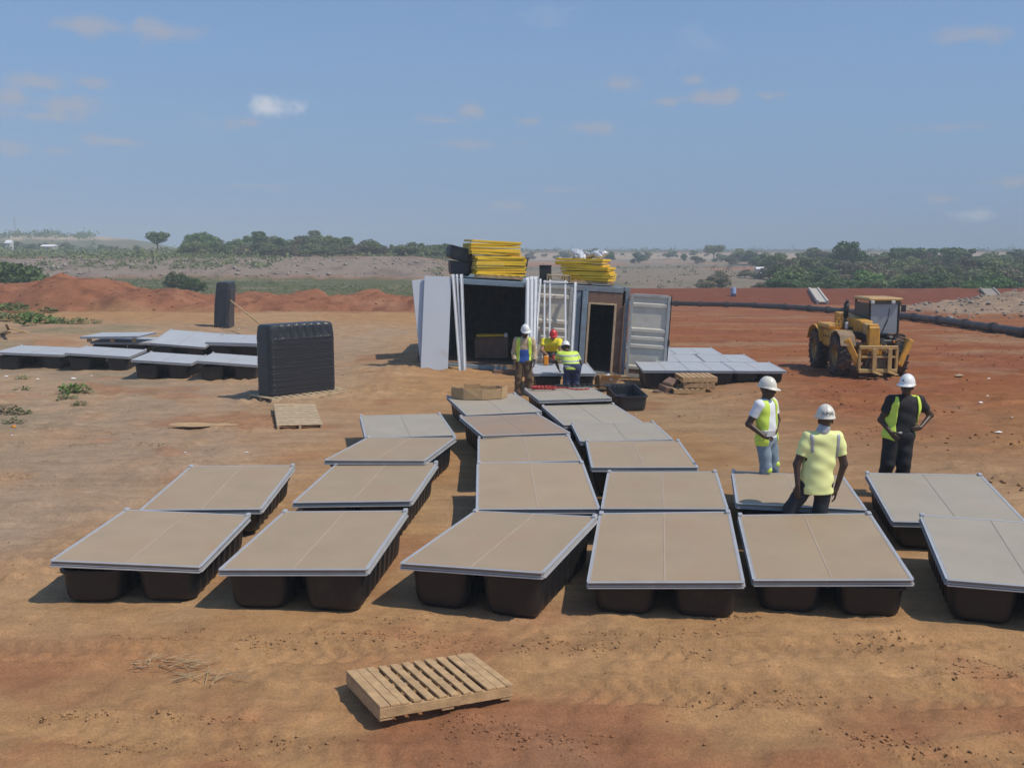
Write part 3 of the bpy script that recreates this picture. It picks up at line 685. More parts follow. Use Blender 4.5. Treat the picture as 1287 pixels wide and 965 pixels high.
# loose deck panels lying on the far line
def loose_panel(x, y, z, yaw, rx, ry, Wd, L, lab):
    t = empty('deck_panel', (x, y, z), 0, lab, 'panel', 'loose panels on the parked decks', rot=(rx, ry, yaw))
    inst('deck_board', board_mesh(Wd - .05, L - .05, m_deck_g), t, (0, 0, 0))
    inst('edge_rail', rail_mesh(Wd), t, (0, -L / 2 + .012, -.037)); inst('edge_rail', rail_mesh(Wd), t, (0, L / 2 - .012, -.037), (0, 0, math.pi))
    inst('edge_rail', rail_mesh(L - .05), t, (Wd / 2 - .012, 0, -.037), (0, 0, math.pi / 2)); inst('edge_rail', rail_mesh(L - .05), t, (-Wd / 2 + .012, 0, -.037), (0, 0, -math.pi / 2))
p = at(145, 421, .76); loose_panel(p.x, p.y + .3, .76, -.02, .0, -.01, 1.85, 1.6, 'loose grey panel propped on blocks above the left far deck')
for dx_, wd in ((-.72, 'left'), (.02, 'middle'), (.72, 'right')):
    tag(MB().box((0, 0, 0), (.12, .1, .15), bev=.006).build('wooden_block', m_wood_d, None, loc=(p.x + dx_, p.y - .3, .640)), wd + ' of the three blocks under the propped grey panel', 'block', 'blocks under the propped panel')
p = at(296, 427, .82); loose_panel(p.x, p.y, .80, .04, .02, .03, 1.5, 1.1, 'loose grey panel lying on the right deck of the far line')
# right yard group
GR = 'grey walkway decks parked beyond the open container door'
for i, (cx, cy, Wd, L, z, yw, lab) in enumerate((
    (6.30, 25.9, 1.32, 2.05, .47, -.04, 'front right corner deck of the group beyond the open door'),
    (5.12, 25.95, 1.20, 2.05, .47, -.03, 'front middle deck of the group beyond the open door, behind the pallets'),
    (3.95, 26.0, 1.20, 2.05, .47, -.03, 'front deck beside the open container door'),
    (6.05, 28.1, 1.40, 2.05, .46, -.05, 'second line right deck of the group beyond the open door'),
    (4.65, 28.15, 1.30, 2.05, .46, -.04, 'second line left deck of the group beyond the open door'),
    (5.55, 30.3, 1.35, 2.05, .45, -.03, 'back line right deck of the group beyond the open door'),
    (4.20, 30.35, 1.30, 2.05, .45, -.04, 'back line left deck of the group beyond the open door'))):
    deck(cx * 1.04, cy + 1.05, z - .145, yw, 0, 0, m_deck_g, lab, GR, Wd=Wd * 1.04, L=L, base=min(0, gz(cx, cy)) - .01)

# ------------------------------------------------------------------ float stacks
def float_stack(x, y, yaw, n, step, z0, grp, labtop, labmid, lean=(0, 0), sc_=1.0):
    for i in range(n):
        o = link(bpy.data.objects.new('float', me_float_s)); o.scale = (sc_ + .004 * (i % 3), 1, 1)
        o.rotation_euler = (math.pi + rnd.uniform(-.004, .004), rnd.uniform(-.006, .006), yaw + rnd.uniform(-.006, .006))
        t = i / n
        o.location = (x + lean[0] * t * t + rnd.uniform(-.004, .004), y + lean[1] * t * t, z0 + FH + i * step)
        tag(o, labtop if i == n - 1 else labmid, 'float', grp)
SX, SY, SYAW = -5.13, 23.55, R(-44)
float_stack(SX, SY, SYAW, 38, .0345, .13, 'black floats nested in the near stack', 'upturned black float topping the near stack, ribs catching the light',
            'black float nested in the near stack, only its rim showing')
float_stack(-12.62, 43.6, R(8), 44, .039, .05, 'black floats nested in the far stack', 'upturned black float topping the far leaning stack',
            'black float nested in the far stack beyond the parked decks', lean=(.14, 0))

# ------------------------------------------------------------------ pallets
def pallet(x, y, z, yaw, Wd, L, slats, m, label, grp=None, rot=None, h=.14, solid_ends=False, wmul=1.):
    t = empty('pallet', (x, y, z), yaw, label, 'pallet', grp, rot=rot)
    pw = .095 * wmul
    for i, (sx, w) in enumerate(slats):
        me = cached(('plank', round(w, 3), round(L, 3), m.name), lambda: MB().box((0, 0, 0), (w, L, .02), bev=.003).mesh('plank', m))
        inst('plank', me, t, (sx, 0, h - .010), (rnd.uniform(-.006, .006), rnd.uniform(-.01, .01), rnd.uniform(-.006, .006)))
    for s in (-1, 0, 1):
        me = cached(('bearer', round(Wd, 3), h, m.name), lambda: MB().box((0, 0, 0), (Wd, .045, h - .042), bev=.004).mesh('bearer', m))
        inst('bearer', me, t, (0, s * (L / 2 - .0225), h / 2 + .001))
    for s in (-1, 0, 1):
        me = cached(('bplank', round(L, 3), m.name), lambda: MB().box((0, 0, 0), (.1, L - .01, .018), bev=.003).mesh('plank', m))
        inst('plank', me, t, (s * (Wd / 2 - .055), 0, .010))
    return t
# foreground pallet: corners surveyed on the photo
zt = .15
A, B, C = at(480, 884, zt), at(648, 867, zt), at(427, 841, zt)
ex = (B - A); Wp = ex.length; ey = (C - A); yawp = math.atan2(ex.y, ex.x); Lp = abs(ey.dot(Vector((-math.sin(yawp), math.cos(yawp), 0))))
D_ = at(572, 829, zt)
cen = (A + B + C + D_) / 4
Lp = ((C - A).length + (D_ - B).length) / 2; e2 = ((C - A) + (D_ - B)).normalized()
yl = math.atan2(-e2.x, e2.y)
slats = []; xx = -Wp / 2
for wdt, gap in ((.10, .004), (.10, .004), (.085, .042), (.085, .042), (.085, .042), (.085, .042), (.085, .042), (.085, .042), (.085, .042), (.10, .004), (.10, .004), (.08, 0)):
    slats.append((wdt, gap))
tot = sum(a + b for a, b in slats); k = Wp / tot; out = []; xx = -Wp / 2
for a, b in slats: out.append((xx + a * k / 2, a * k)); xx += (a + b) * k
yf = (yawp + yl) / 2
kk = 1.11 / Wp; Wp, Lp = 1.11, .76
fp = pallet(-.66, 7.47, .012, R(28), Wp, Lp, [(a * kk, b * kk) for a, b in out], m_wood, 'lone wooden pallet lying flat on the bare soil in the foreground', rot=(R(-1.5), R(3.5), R(28)), h=.12)
fp.location.z = .03
for sgn in (-1, 1): MB().box((0, 0, 0), (.022, Lp - .10, .075), bev=.003).build('end_board', m_wood, fp, loc=(sgn * (Wp / 2 - .012), 0, .058))
# pallet under near stack and the broken one in front of it
def even(n, w, Wd): return [(-Wd / 2 + w / 2 + i * (Wd - w) / (n - 1), w) for i in range(n)]
pallet(SX + .05, SY - .02, 0, SYAW + R(90), 2.15, .98, even(12, .12, 2.15), m_wood_d, 'weathered wooden pallet carrying the near stack of black floats', h=.12)
pallet(-4.45, 20.3, 0, R(105), 2.2, .88, even(11, .15, 2.2), m_wood_d, 'long weathered pallet lying in front of the near float stack', rot=(R(1.5), R(-2), R(105)), h=.13)
# jumbled stack by the right group
GP = 'pallets stacked by the parked decks'
PZ = gz(4.6, 25.05)
pallet(4.42, 25.05, PZ + .01, R(2), .80, .95, even(6, .1, .80), m_wood, 'bottom pallet of the jumbled stack beyond the open door', GP)
pallet(4.72, 25.10, PZ + .152, R(-5), .78, .95, even(6, .1, .78), m_wood, 'middle pallet of the jumbled stack beyond the open door', GP)
pallet(4.68, 25.12, PZ + .296, R(3), .88, .95, even(7, .1, .88), m_wood, 'top pallet of the jumbled stack beyond the open door', GP)

# ------------------------------------------------------------------ shipping containers
YF = 28.5
def corr_wall(b, p0, p1, z0, z1, depth=.036, pitch=.278, nrm=(0, 1)):
    """vertical trapezoid corrugation from p0 to p1 (xy)"""
    p0, p1 = Vector(p0), Vector(p1); d = p1 - p0; L = d.length; d.normalize(); n = Vector((-d.y, d.x))
    k = max(1, round(L / pitch)); st = L / k; prof = []
    for i in range(k):
        for t, q in ((0, 0), (.25, 0), (.5, 1), (.75, 1)): prof.append(((i + t) * st, q * depth))
    prof.append((L, 0))
    th = .004; vs = []; m = len(prof)
    for off in (0, th):
        for z in (z0, z1):
            for s, q in prof:
                p = p0 + d * s + n * (q + off); vs.append((p.x, p.y, z))
    fs = []
    for i in range(m - 1):
        fs.append((i, i + 1, m + i + 1, m + i)); fs.append((2 * m + i + 1, 2 * m + i, 3 * m + i, 3 * m + i + 1)); fs.append((m + i, m + i + 1, 3 * m + i + 1, 3 * m + i))
    b.add(vs, fs); return b
CW, CHh, CL = 2.44, 2.59, 6.06
def container(x0, z0, m, label, roll):
    t = empty('shipping_container', (x0, YF, z0), 0, label, 'container', 'containers standing side by side', rot=(0, roll, 0))
    for x in (.06, CW - .06):
        for y in (.06, CL - .06): MB().box((0, 0, 0), (.12, .12, CHh - .16), bev=.01).build('corner_post', m, t, loc=(x, y, CHh / 2))
    b = MB()
    for x in (.08, CW - .08):
        for y in (.09, CL - .09):
            for z in (.06, CHh - .05): b.box((x, y, z), (.178, .182, .118), bev=.008)
    b.build('corner_casting', m, t)
    hd = MB().box((CW / 2, .07, CHh - .09), (CW - .36, .12, .15), bev=.008)
    for i in range(5): hd.box((.42 + i * .4, .005, CHh - .13), (.06, .014, .07))
    hd.build('door_header', m, t)
    MB().box((CW / 2, .07, .07), (CW - .36, .12, .12), bev=.008).build('door_sill', m, t)
    for x in (.03, CW - .03):
        MB().box((x, CL / 2, CHh - .09), (.05, CL - .37, .10), bev=.006).build('top_rail', m, t)
        MB().box((x, CL / 2, .08), (.05, CL - .37, .15), bev=.006).build('bottom_rail', m, t)
    corr_wall(MB(), (.05, CL - .12), (.05, .12), .15, CHh - .14).build('side_wall', m, t)
    corr_wall(MB(), (CW - .05, .12), (CW - .05, CL - .12), .15, CHh - .14).build('side_wall', m, t)
    corr_wall(MB(), (CW - .12, CL - .03), (.12, CL - .03), .13, CHh - .1).build('end_wall', m, t)
    rf = MB(); rf.box((CW / 2, CL / 2, CHh - .055), (CW - .12, CL - .26, .006))
    for i in range(26): rf.box((CW / 2, .3 + i * .215, CHh - .045), (CW - .36, .11, .014))
    rf.build('roof', m, t)
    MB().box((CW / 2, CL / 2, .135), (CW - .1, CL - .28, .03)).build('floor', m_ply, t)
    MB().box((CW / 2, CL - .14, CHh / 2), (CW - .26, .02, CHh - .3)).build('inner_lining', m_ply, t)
    return t
ROLL = R(3.2)
c1 = container(-2.04, .115, m_blue, 'blue-grey shipping container at left, wide open and dark inside, yellow panels on its roof', ROLL)
c2 = container(.80, -.045, m_grey_c, 'grey-blue shipping container at right with a timber doorway closing its end', ROLL)
def door_leaf(name, par, hinge, ang, mf, mi, label=None, brown=False, hw=1.17, tilt=0.):
    """leaf seen from its inner, ribbed side; hinge at local x=0, leaf runs +x"""
    t = link(bpy.data.objects.new(name, MB().box((hw / 2, .03, 1.22), (hw - .03, .016, 2.28)).mesh('leaf_sheet', mi))); parent(t, par)
    t.location = hinge; t.rotation_euler = (tilt, 0, ang)
    if label: t['label'] = label
    for x in (.04, hw - .04): MB().box((x, 0, 1.22), (.085, .06, 2.34), bev=.008).build('leaf_post', mf, t)
    for z in (.06, 2.37): MB().box((hw / 2, 0, z), (hw - .175, .05, .09), bev=.008).build('leaf_rail', mf, t)
    for z in (.30, .92, 1.15, 1.38, 2.10):
        b = MB(); vs = []
        for x in (.09, hw - .09): vs += [(x, .022, z - .075), (x, -.022, z - .04), (x, -.022, z + .04), (x, .022, z + .075)]
        b.add(vs, [(0, 4, 5, 1), (1, 5, 6, 2), (2, 6, 7, 3), (0, 1, 2, 3), (7, 6, 5, 4)]); b.build('pressed_rib', mi, t)
    if brown: MB().box((hw / 2, .006, .17), (hw - .19, .02, .20), bev=.003).build('rusty_foot_plate', m_ply, t)
    for z in (.35, .95, 1.55, 2.15): MB().box((-.015, .0, z), (.05, .05, .10), bev=.006).build('hinge', mf, t)
    if brown:
        b = MB().tube((hw + .02, -.01, .05), (hw + .02, -.01, 2.42), .016)
        for z in (.3, 1.1, 2.2): b.box((hw + .02, -.01, z), (.05, .05, .09))
        b.box((hw + .03, -.02, 1.05), (.05, .04, .16)); b.build('locking_bar', m_black, t)
    return t
door_leaf('door_leaf', c1, (CW + .02, -.16, .12), R(1), m_leaf_grey, m_leaf_beige, 'beige inner side of the right leaf, folded back', hw=1.18)
# left leaf of container 1 folded back along its side wall
dl = door_leaf('door_leaf', c1, (-.03, .02, .12), R(97), m_leaf_grey, m_grey_c, 'left leaf folded back along the side')
door_leaf('door_leaf', c2, (CW + .02, -.04, .02), R(-5), m_leaf_grey, m_leaf_beige, 'swung-open right leaf with ribs and rusty foot', brown=True, hw=1.14)
# right container: closed blue left leaf and timber doorway
MB().box((.60, .05, 1.29), (.92, .04, 2.25), bev=.004).build('door_leaf', m_blue, c2, label='blue closed left leaf, mostly hidden')
MB().box((1.17, .01, 1.27), (.16, .10, 2.30), bev=.01).build('door_post', m_blue, c2, label='blue door edge beside the timber frame')
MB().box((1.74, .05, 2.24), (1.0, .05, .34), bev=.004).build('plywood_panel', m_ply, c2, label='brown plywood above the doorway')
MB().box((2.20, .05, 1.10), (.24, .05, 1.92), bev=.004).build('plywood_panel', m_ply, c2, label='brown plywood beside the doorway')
for x, h in ((1.30, 1.98), (2.05, 1.98)): MB().box((x, .0, .12 + h / 2), (.06, .09, h), bev=.004).build('timber_jamb', m_wood_d, c2)
MB().box((1.675, .0, 2.085), (.69, .09, .045), bev=.004).build('timber_lintel', m_wood_d, c2)
MB().box((2.30, -.03, 1.13), (.035, .05, 2.0), bev=.004).build('plywood_strip', m_ply, c2)
# things inside the open container
def simple(name, label, cat, mb, m, loc=None, grp=None, smooth=False, rot=None):
    o = mb.build(name, m, None, smooth, loc); tag(o, label, cat, grp)
    if rot: o.rotation_euler = rot
    return o
zf = .10 + .16
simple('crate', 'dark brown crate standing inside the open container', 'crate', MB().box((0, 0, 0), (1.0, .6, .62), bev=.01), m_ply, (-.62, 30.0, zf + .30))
b = MB()
for i in range(6): b.box((rnd.uniform(-.05, .05), i * .06, .02 + .02 * rnd.random()), (.85, .05, .05), Euler((0, 0, rnd.uniform(-.15, .15))).to_quaternion())
simple('yellow_rails', 'bundle of yellow rails on the crate inside the open container', 'rails', b, m_yel, (-.62, 29.8, zf + .63))
MBb = MB().lathe([(0, 0), (.05, .0), (.06, .05), (.055, .11), (.02, .14), (0, .15)], 12)
simple('white_pot', 'small white pot on the crate inside the open container', 'pot', MBb, m_paper, (-.18, 29.75, zf + .615), smooth=True)

simple('scrap_heap', 'dark rusty scrap piled against the jumbled pallets, left side', 'scrap', MB().box((0, 0, .12), (.42, .4, .22), Euler((.1, .2, .3)).to_quaternion(), bev=.03).box((.05, .05, .30), (.34, .3, .14), Euler((.2, -.3, .8)).to_quaternion(), bev=.03).box((-.25, -.1, .06), (.3, .2, .12), Euler((0, .1, -.4)).to_quaternion(), bev=.02), m_ply, (3.98, 25.05, gz(4, 25.05) - .02))
# ------------------------------------------------------------------ yellow panel stacks on the roofs
def roofz(x, c=0): return .115 + CHh - math.tan(ROLL) * (x + 2.04)
me_gy = {}
def yellow_sheet(Wd, L, th=.060):
    def f():
        b = MB()
        for s in (-1, 1):
            b.box((0, s * (L / 2 - .02), 0), (Wd, .04, th), bev=.004); b.box((s * (Wd / 2 - .02), 0, 0), (.04, L - .085, th), bev=.004)
        b.box((0, 0, .004), (Wd - .082, L - .082, .018))
        for i in range(1, 6): b.box((-Wd / 2 + i * Wd / 6, 0, -.002), (.02, L - .082, th * .8))
        return b.mesh('yellow_grating', m_yel)
    return cached(('ys', Wd, L, th), f)
def ystack(cx, cy, z0, n, step, yaw, shift, Wd, L, grp, toplab, midlab):
    for i in range(n):
        o = link(bpy.data.objects.new('yellow_walkway_grating', yellow_sheet(Wd, L)))
        dx, dz = shift(i)
        o.location = (cx + dx + rnd.uniform(-.025, .025), cy + rnd.uniform(-.03, .03), z0 + i * step + dz + rnd.uniform(-.004, .004))
        o.rotation_euler = (rnd.uniform(-.012, .012), ROLL * .6 + rnd.uniform(-.022, .022), yaw + rnd.uniform(-.035, .035))
        tag(o, toplab if i == n - 1 else midlab, 'panel', grp)
z1 = roofz(-.4)
ystack(-.47, 30.2, z1 + .14, 14, .072, R(14), lambda i: ((-.14, .02) if i >= 8 else (0, 0)), 1.50, 1.3, 'yellow panels piled on the left container', 'topmost yellow panel of the tall pile on the left container',
       'yellow panel within the tall pile on the left container')
z2 = roofz(2.3)
ystack(2.28, 30.0, z2 + .14, 9, .072, R(-16), lambda i: ((-.16, 0) if i >= 6 else (.04 if i < 3 else 0, 0)), 1.42, 1.2, 'yellow panels piled on the right container', 'topmost yellow panel of the low pile, under the clear plastic bundle',
       'yellow panel within the low pile on the right container')
def ppal(x, z, lab):
    t = pallet(x, 30.0, z, 0, 1.45, 1.2, even(7, .1, 1.45), m_wood, lab, rot=(0, ROLL, 0), h=.115)
ppal(-.40, z1 + .003, 'wooden pallet under the tall yellow pile on the left container'); ppal(2.30, z2 + .003, 'wooden pallet under the low yellow pile on the right container')
# black floats and boxes on the roof
def roof_float(x, y, z, rot, sc_, lab):
    o = link(bpy.data.objects.new('float', me_float_c)); o.location = (x, y, z); o.rotation_euler = rot; o.scale = sc_; tag(o, lab, 'float', 'black floats kept on the container roofs')
roof_float(-1.62, 30.6, roofz(-1.6) + .02, (0, ROLL, R(6)), (1.05, .8, 1.2), 'upright black float beside the tall yellow pile, lower of two')
roof_float(-1.66, 30.5, roofz(-1.6) + .48, (R(0), R(14), R(8)), (1.15, .8, 1.1), 'tilted black float beside the tall yellow pile, upper of two')
roof_float(.10, 31.2, roofz(.1) + .02, (0, ROLL, R(-4)), (.95, .8, 1.0), 'black float half hidden behind the tall yellow pile, lower')
roof_float(.12, 31.3, roofz(.1) + .30, (0, ROLL, R(-10)), (.9, .8, .95), 'black float half hidden behind the tall yellow pile, upper')
b = MB().box((0, 0, .23), (.34, .4, .46), bev=.012); b.box((0, -.01, .47), (.36, .43, .03), bev=.006); b.box((.06, -.21, .2), (.06, .02, .03))
simple('black_box', 'tall black box with small bright catch on the right container roof', 'box', b, m_black, (.98, 29.4, roofz(.98) + .01))
t = empty('crate', (1.33, 29.0, roofz(1.33) + .01), 0, 'small pale slatted crate between the black box and the low yellow pile', 'crate', rot=(0, ROLL, R(3)))
for s in (-1, 1):
    MB().box((0, 0, 0), (.66, .5, .02), bev=.003).build('plank', m_wood_d, t, loc=(0, 0, .12 + s * .10))
    MB().box((0, 0, 0), (.02, .5, .18), bev=.003).build('plank', m_wood_d, t, loc=(s * .32, 0, .12))
for i in range(9): MB().box((0, 0, 0), (.03, .02, .178), bev=.003).build('slat', m_wood_d, t, loc=(-.26 + i * .065, -.235, .12))
# crumpled clear plastic bundle
def crumple(name, label, cat, m, n, size, loc, amp=.5, seed=1, sub=3, flat=.6):
    bm = bmesh.new(); r = random.Random(seed)
    for k in range(n):
        mat_ = Matrix.Translation((r.uniform(-size[0], size[0]), r.uniform(-size[1], size[1]), r.uniform(.3, 1) * size[2])) @ Euler((r.uniform(-.6, .6), r.uniform(-.5, .5), r.uniform(0, 6))).to_matrix().to_4x4() @ Matrix.Diagonal((r.uniform(.6, 1.1) * size[0] * .55, r.uniform(.5, 1) * size[1] * .6, size[2] * r.uniform(.4, .8), 1))
        s = bmesh.ops.create_icosphere(bm, subdivisions=sub, radius=1, matrix=mat_)
        for v in s['verts']:
            c = mat_.translation; d = v.co - c
            v.co = c + d * (1 + amp * (float(vnoise(np.array([v.co.x * 14 + k]), np.array([v.co.z * 14 + v.co.y * 9]), 3)[0]) - .5))
    me = bpy.data.meshes.new(name); bm.to_mesh(me); bm.free(); me.materials.append(m)
    o = link(bpy.data.objects.new(name, me)); o.location = loc; return tag(o, label, cat)
crumple('plastic_bundle', 'crumpled clear plastic bundle on top of the low yellow pile', 'plastic', m_film, 8, (.48, .3, .15), (2.22, 29.9, z2 + .14 + 9 * .072), .35, 4)

# ------------------------------------------------------------------ leaning boards and white channels
def lean_board(name, label, cat, pt, yt, pb, yb, w, th, m, grp=None):
    """from photo top centre (pt at depth yt) to photo bottom centre (pb at depth yb)"""
    a, b_ = aty(*pt, yt), aty(*pb, yb); d = (a - b_); L = d.length; z = d.normalized(); x = Vector((1, 0, 0)); y = z.cross(x).normalized(); x = y.cross(z)
    o = MB().box((0, 0, L / 2), (w, th, L), bev=min(th, w) * .12).build(name, m); o.matrix_world = Matrix.Translation(b_) @ Matrix((x, y, z)).transposed().to_4x4()
    return tag(o, label, cat, grp)
lean_board('board', 'wide pale grey board leaning on the left corner of the open container', 'board', (550.5, 347.5), 28.42, (545.5, 469), 27.85, .765, .045, m_board, 'pale grey boards leaning at the container')
lean_board('board', 'pale grey board half covered, slanting behind the wide leaning board', 'board', (533, 351), 28.50, (545, 467.5), 27.98, .70, .045, m_board, 'pale grey boards leaning at the container')
for i, (xt, xb, yy_) in enumerate(((-2.25, -2.62, 29.3), (-2.20, -2.78, 29.9), (-2.22, -2.88, 30.5))):
    o = MB().box((0, 0, 1.0), (.02, 1.15, 2.0), bev=.003).build('plywood_sheet', m_ply if i else m_wood_d)
    o.location = (xb, yy_, gz(xb, yy_)); o.rotation_euler = (0, math.atan2(xt - xb, 2.0), 0)
    tag(o, ['front', 'middle', 'rear'][i] + ' one of the dark sheets leaning on the left side of the open container', 'sheet', 'dark sheets leaning on the container side')
GW = 'white steel channels leaning on the containers'
def channel(pt, yt, pb, yb, w, label, dpt=.05):
    a, b_ = aty(*pt, yt), aty(*pb, yb); d = (a - b_); L = d.length; z = d.normalized(); x = Vector((1, 0, 0)); y = z.cross(x).normalized(); x = y.cross(z)
    b = MB(); b.box((0, .0, L / 2), (w, .006, L)); b.box((-w / 2 + .003, -dpt / 2 - .003, L / 2), (.006, dpt, L)); b.box((w / 2 - .003, -dpt / 2 - .003, L / 2), (.006, dpt, L))
    b.box((0, -dpt - .003, L / 2), (w * .5, .006, L))
    o = b.build('steel_channel', m_white); o.matrix_world = Matrix.Translation(b_) @ Matrix((x, y, z)).transposed().to_4x4()
    return tag(o, label, 'steel channel', GW)
channel((569.5, 345), 28.42, (578.5, 467), 27.85, .085, 'leftmost white channel leaning beside the wide grey board')
channel((574.5, 345), 28.44, (581.5, 467), 27.90, .06, 'second white channel from left, leaning beside the wide grey board')
channel((580, 345), 28.40, (584.5, 467.5), 27.82, .085, 'third white channel from left, leaning before the dark opening')
zb = 462
for i, (xt, rt, xb, w, lab) in enumerate((
    (664, 349, 662.5, .125, 'left white channel of the thick upright bunch between the containers'),
    (669, 348, 667.5, .12, 'middle white channel of the thick upright bunch between the containers'),
    (674, 348, 671, .12, 'right white channel of the thick upright bunch between the containers'),
    (679.5, 351, 671.5, .06, 'white channel slanting just right of the thick bunch'),
    (684.5, 353, 684, .05, 'white channel in front of the left part of the beige door leaf'),
    (691.5, 352, 690.5, .05, 'slim white channel in front of the middle of the beige door leaf'),
    (710.5, 353, 711, .055, 'white channel above the white-helmeted bending man'),
    (723.5, 355, 718, .075, 'rightmost white channel, slanting beside the timber doorway'))):
    channel((xt, rt), 28.22, (xb, zb), 27.3 + .03 * i, w, lab)
o = MB().bar(aty(683, 354, 28.15), aty(714, 355, 28.15), .05, .05, bev=.004).build('steel_channel', m_white); tag(o, 'short white channel lying level across the tops of the leaning channels', 'steel channel', GW)

# ------------------------------------------------------------------ small things
def ring_box(label, px, row, z, pts, h):
    """open octagon of cardboard walls"""
    o = at(px, row, z); t = empty('cardboard_box', o, 0, label, 'cardboard box')
    n = len(pts)
    for i in range(n):
        a, b = Vector((*pts[i], 0)), Vector((*pts[(i + 1) % n], 0)); hh = h * rnd.uniform(.85, 1.05)
        d = (b - a); ang = math.atan2(d.y, d.x)
        w = MB(); L = d.length
        w.add([(0, -.004, 0), (L, -.004, 0), (L, .004, 0), (0, .004, 0), (0, -.004 - .02 * rnd.random(), hh), (L * .5, -.004, hh * .93), (L, -.004, hh * rnd.uniform(.9, 1.08)), (L, .004, hh), (L * .5, .004, hh * .93), (0, .004, hh)],
              [(3, 2, 1, 0), (0, 1, 6, 5, 4), (2, 3, 9, 8, 7), (4, 5, 8, 9), (5, 6, 7, 8), (0, 4, 9, 3), (1, 2, 7, 6)])
        o2 = w.build('wall', m_card, t, loc=a); o2.rotation_euler = (0, 0, ang)
    MB().add([(x * .98, y * .98, .006) for x, y in pts], [tuple(range(n))]).build('base', m_card, t)
    return t
ring_box('open octagonal cardboard box without lid on the far grey deck', 600, 500, .425, [(-.52, -.05), (-.28, -.22), (.10, -.24), (.50, -.12), (.62, .12), (.40, .32), (.05, .36), (-.30, .34), (-.55, .18)], .24)
# open tub
o = link(bpy.data.objects.new('float', me_float_c)); q = at(792, 517.5, 0); o.location = (q.x, q.y + .93, .0); o.rotation_euler = (R(1), 0, R(3)); o.scale = (1.08, .98, .98)
tag(o, 'open black tub-shaped float on the ground right of the decks', 'float')
# red hose coil, cables on deck
def coil(name, label, m, cx, cy, z, r0, turns, rad, seed=2, sq=.6):
    r = random.Random(seed); pts = []
    N = turns * 20
    for i in range(N):
        t = i / 20 * 2 * math.pi; rr = r0 * (1 + .12 * math.sin(t * .37 + 1) + .06 * r.uniform(-1, 1)); pts.append(Vector((cx + rr * math.cos(t), cy + rr * sq * math.sin(t), z + rad + .012 * (i // 20) + .004 * math.sin(t * 3))))
    pts += [pts[-1] + Vector((.1 * k, .03 * math.sin(k), -.012 * turns * min(1, k / 4))) for k in range(1, 8)]
    o = MB().path(pts, rad, 6).build(name, m, None, True); return tag(o, label, 'hose' if 'hose' in name else 'cable')
q = at(675, 487.5, .47); coil('red_hose', 'red hose coiled on the grey deck in front of the workbench', m_red, q.x + .15, q.y - .1, .465, .26, 3, .016)
q = at(712, 484, .47); coil('black_cable', 'black cable looped at the feet of the bending man', m_black, q.x + .2, q.y - .15, .465, .42, 2, .012, 5, .4)
# debris by the bench
q = at(765, 489, 0)
t = empty('cardboard_box', (q.x - .02, q.y + .25, 0), R(12), 'torn cardboard box between the workbench and the open black tub', 'cardboard box')
for s in (-1, 1): MB().box((0, 0, 0), (.008, .42, .34)).build('wall', m_card, t, loc=(s * .26, 0, .17)); MB().box((0, 0, 0), (.51, .008, .34 if s > 0 else .28)).build('wall', m_card, t, loc=(0, s * .21, .17 if s > 0 else .14))
f_ = MB().box((0, 0, 0), (.5, .2, .006)).build('flap', m_card, t, loc=(0, -.30, .31)); f_.rotation_euler = (R(-35), 0, 0)
MB().box((0, 0, .004), (.51, .41, .006)).build('base', m_card, t)
crumple('plastic_sheet', 'crumpled white plastic stuffed in the torn cardboard box', 'plastic', m_film, 4, (.2, .15, .12), (q.x + .02, q.y + .2, .2), .8, 9, 2)
crumple('paper_bag', 'cream paper bag on the soil beside the open black tub', 'bag', mat('cream_paper', (.62, .50, .33), .9), 2, (.16, .12, .09), (q.x + .42, q.y - .35, .02), .6, 12, 2)
q = at(762, 472, 0)
for i, (dx, dy, a, w) in enumerate(((0, 0, 5, .95), (-.1, .18, -4, .8), (.25, .35, 12, .7))):
    o = MB().box((0, 0, 0), (w, .12, .05), bev=.004).build('timber', m_wood_d if i else m_ply); o.location = (q.x + dx, q.y + dy, .03 + gz(q.x, q.y + dy) * 1 + .03 * i); o.rotation_euler = (0, 0, R(a))
    tag(o, ['brown', 'short pale', 'skewed pale'][i] + ' timber offcut on the soil in front of the timber doorway', 'timber', 'timber offcuts by the doorway')
# debris along the containers' feet
GD = 'offcuts scattered at the foot of the containers'
for i, (px, row, L, a, h, mm) in enumerate(((596, 463, .9, 8, .05, m_wood), (622, 466, 1.6, -4, .16, m_card), (640, 470, .9, 3, .12, m_ply), (575, 462, .7, -10, .05, m_ply), (845, 479, .9, -8, .05, m_wood_d), (822, 476, 1.1, 14, .06, m_ply),
                                            (842, 473, .7, 30, .09, m_ply), (808, 482, .5, -25, .03, m_wood_d), (825, 484, .4, 20, .03, m_wood_d))):
    q = at(px, row, 0); o = MB().box((0, 0, h / 2), (L, .22 if h > .1 else .12, h), bev=.006).build('offcut', mm); o.location = (q.x, q.y, gz(q.x, q.y)); o.rotation_euler = (0, 0, R(a))
    tag(o, ['pale plank near the leaning channels', 'long flat cardboard piece before the open container', 'brown box lid before the open container', 'dark plank beside the leaning grey boards', 'pale plank left of the jumbled pallets', 'dark plank under the open door leaf',
            'dark block left of the jumbled pallets', 'pale splinter in front of the open door leaf', 'short pale splinter near the open black tub'][i], 'offcut', GD)
for i, px in enumerate((568, 575, 583, 590, 596, 602)):
    q = at(px, 456 + (i % 2) * 3, .1)
    crumple('rubble_bag', ['small pale lump by the threshold of the open container, %s' % s for s in ('leftmost', 'second from left', 'third from left', 'fourth from left', 'fifth from left', 'rightmost')][i], 'lump', m_rock, 1, (.14, .12, .1), (q.x, q.y, gz(q.x, q.y) - .01), .6, 20 + i, 2)
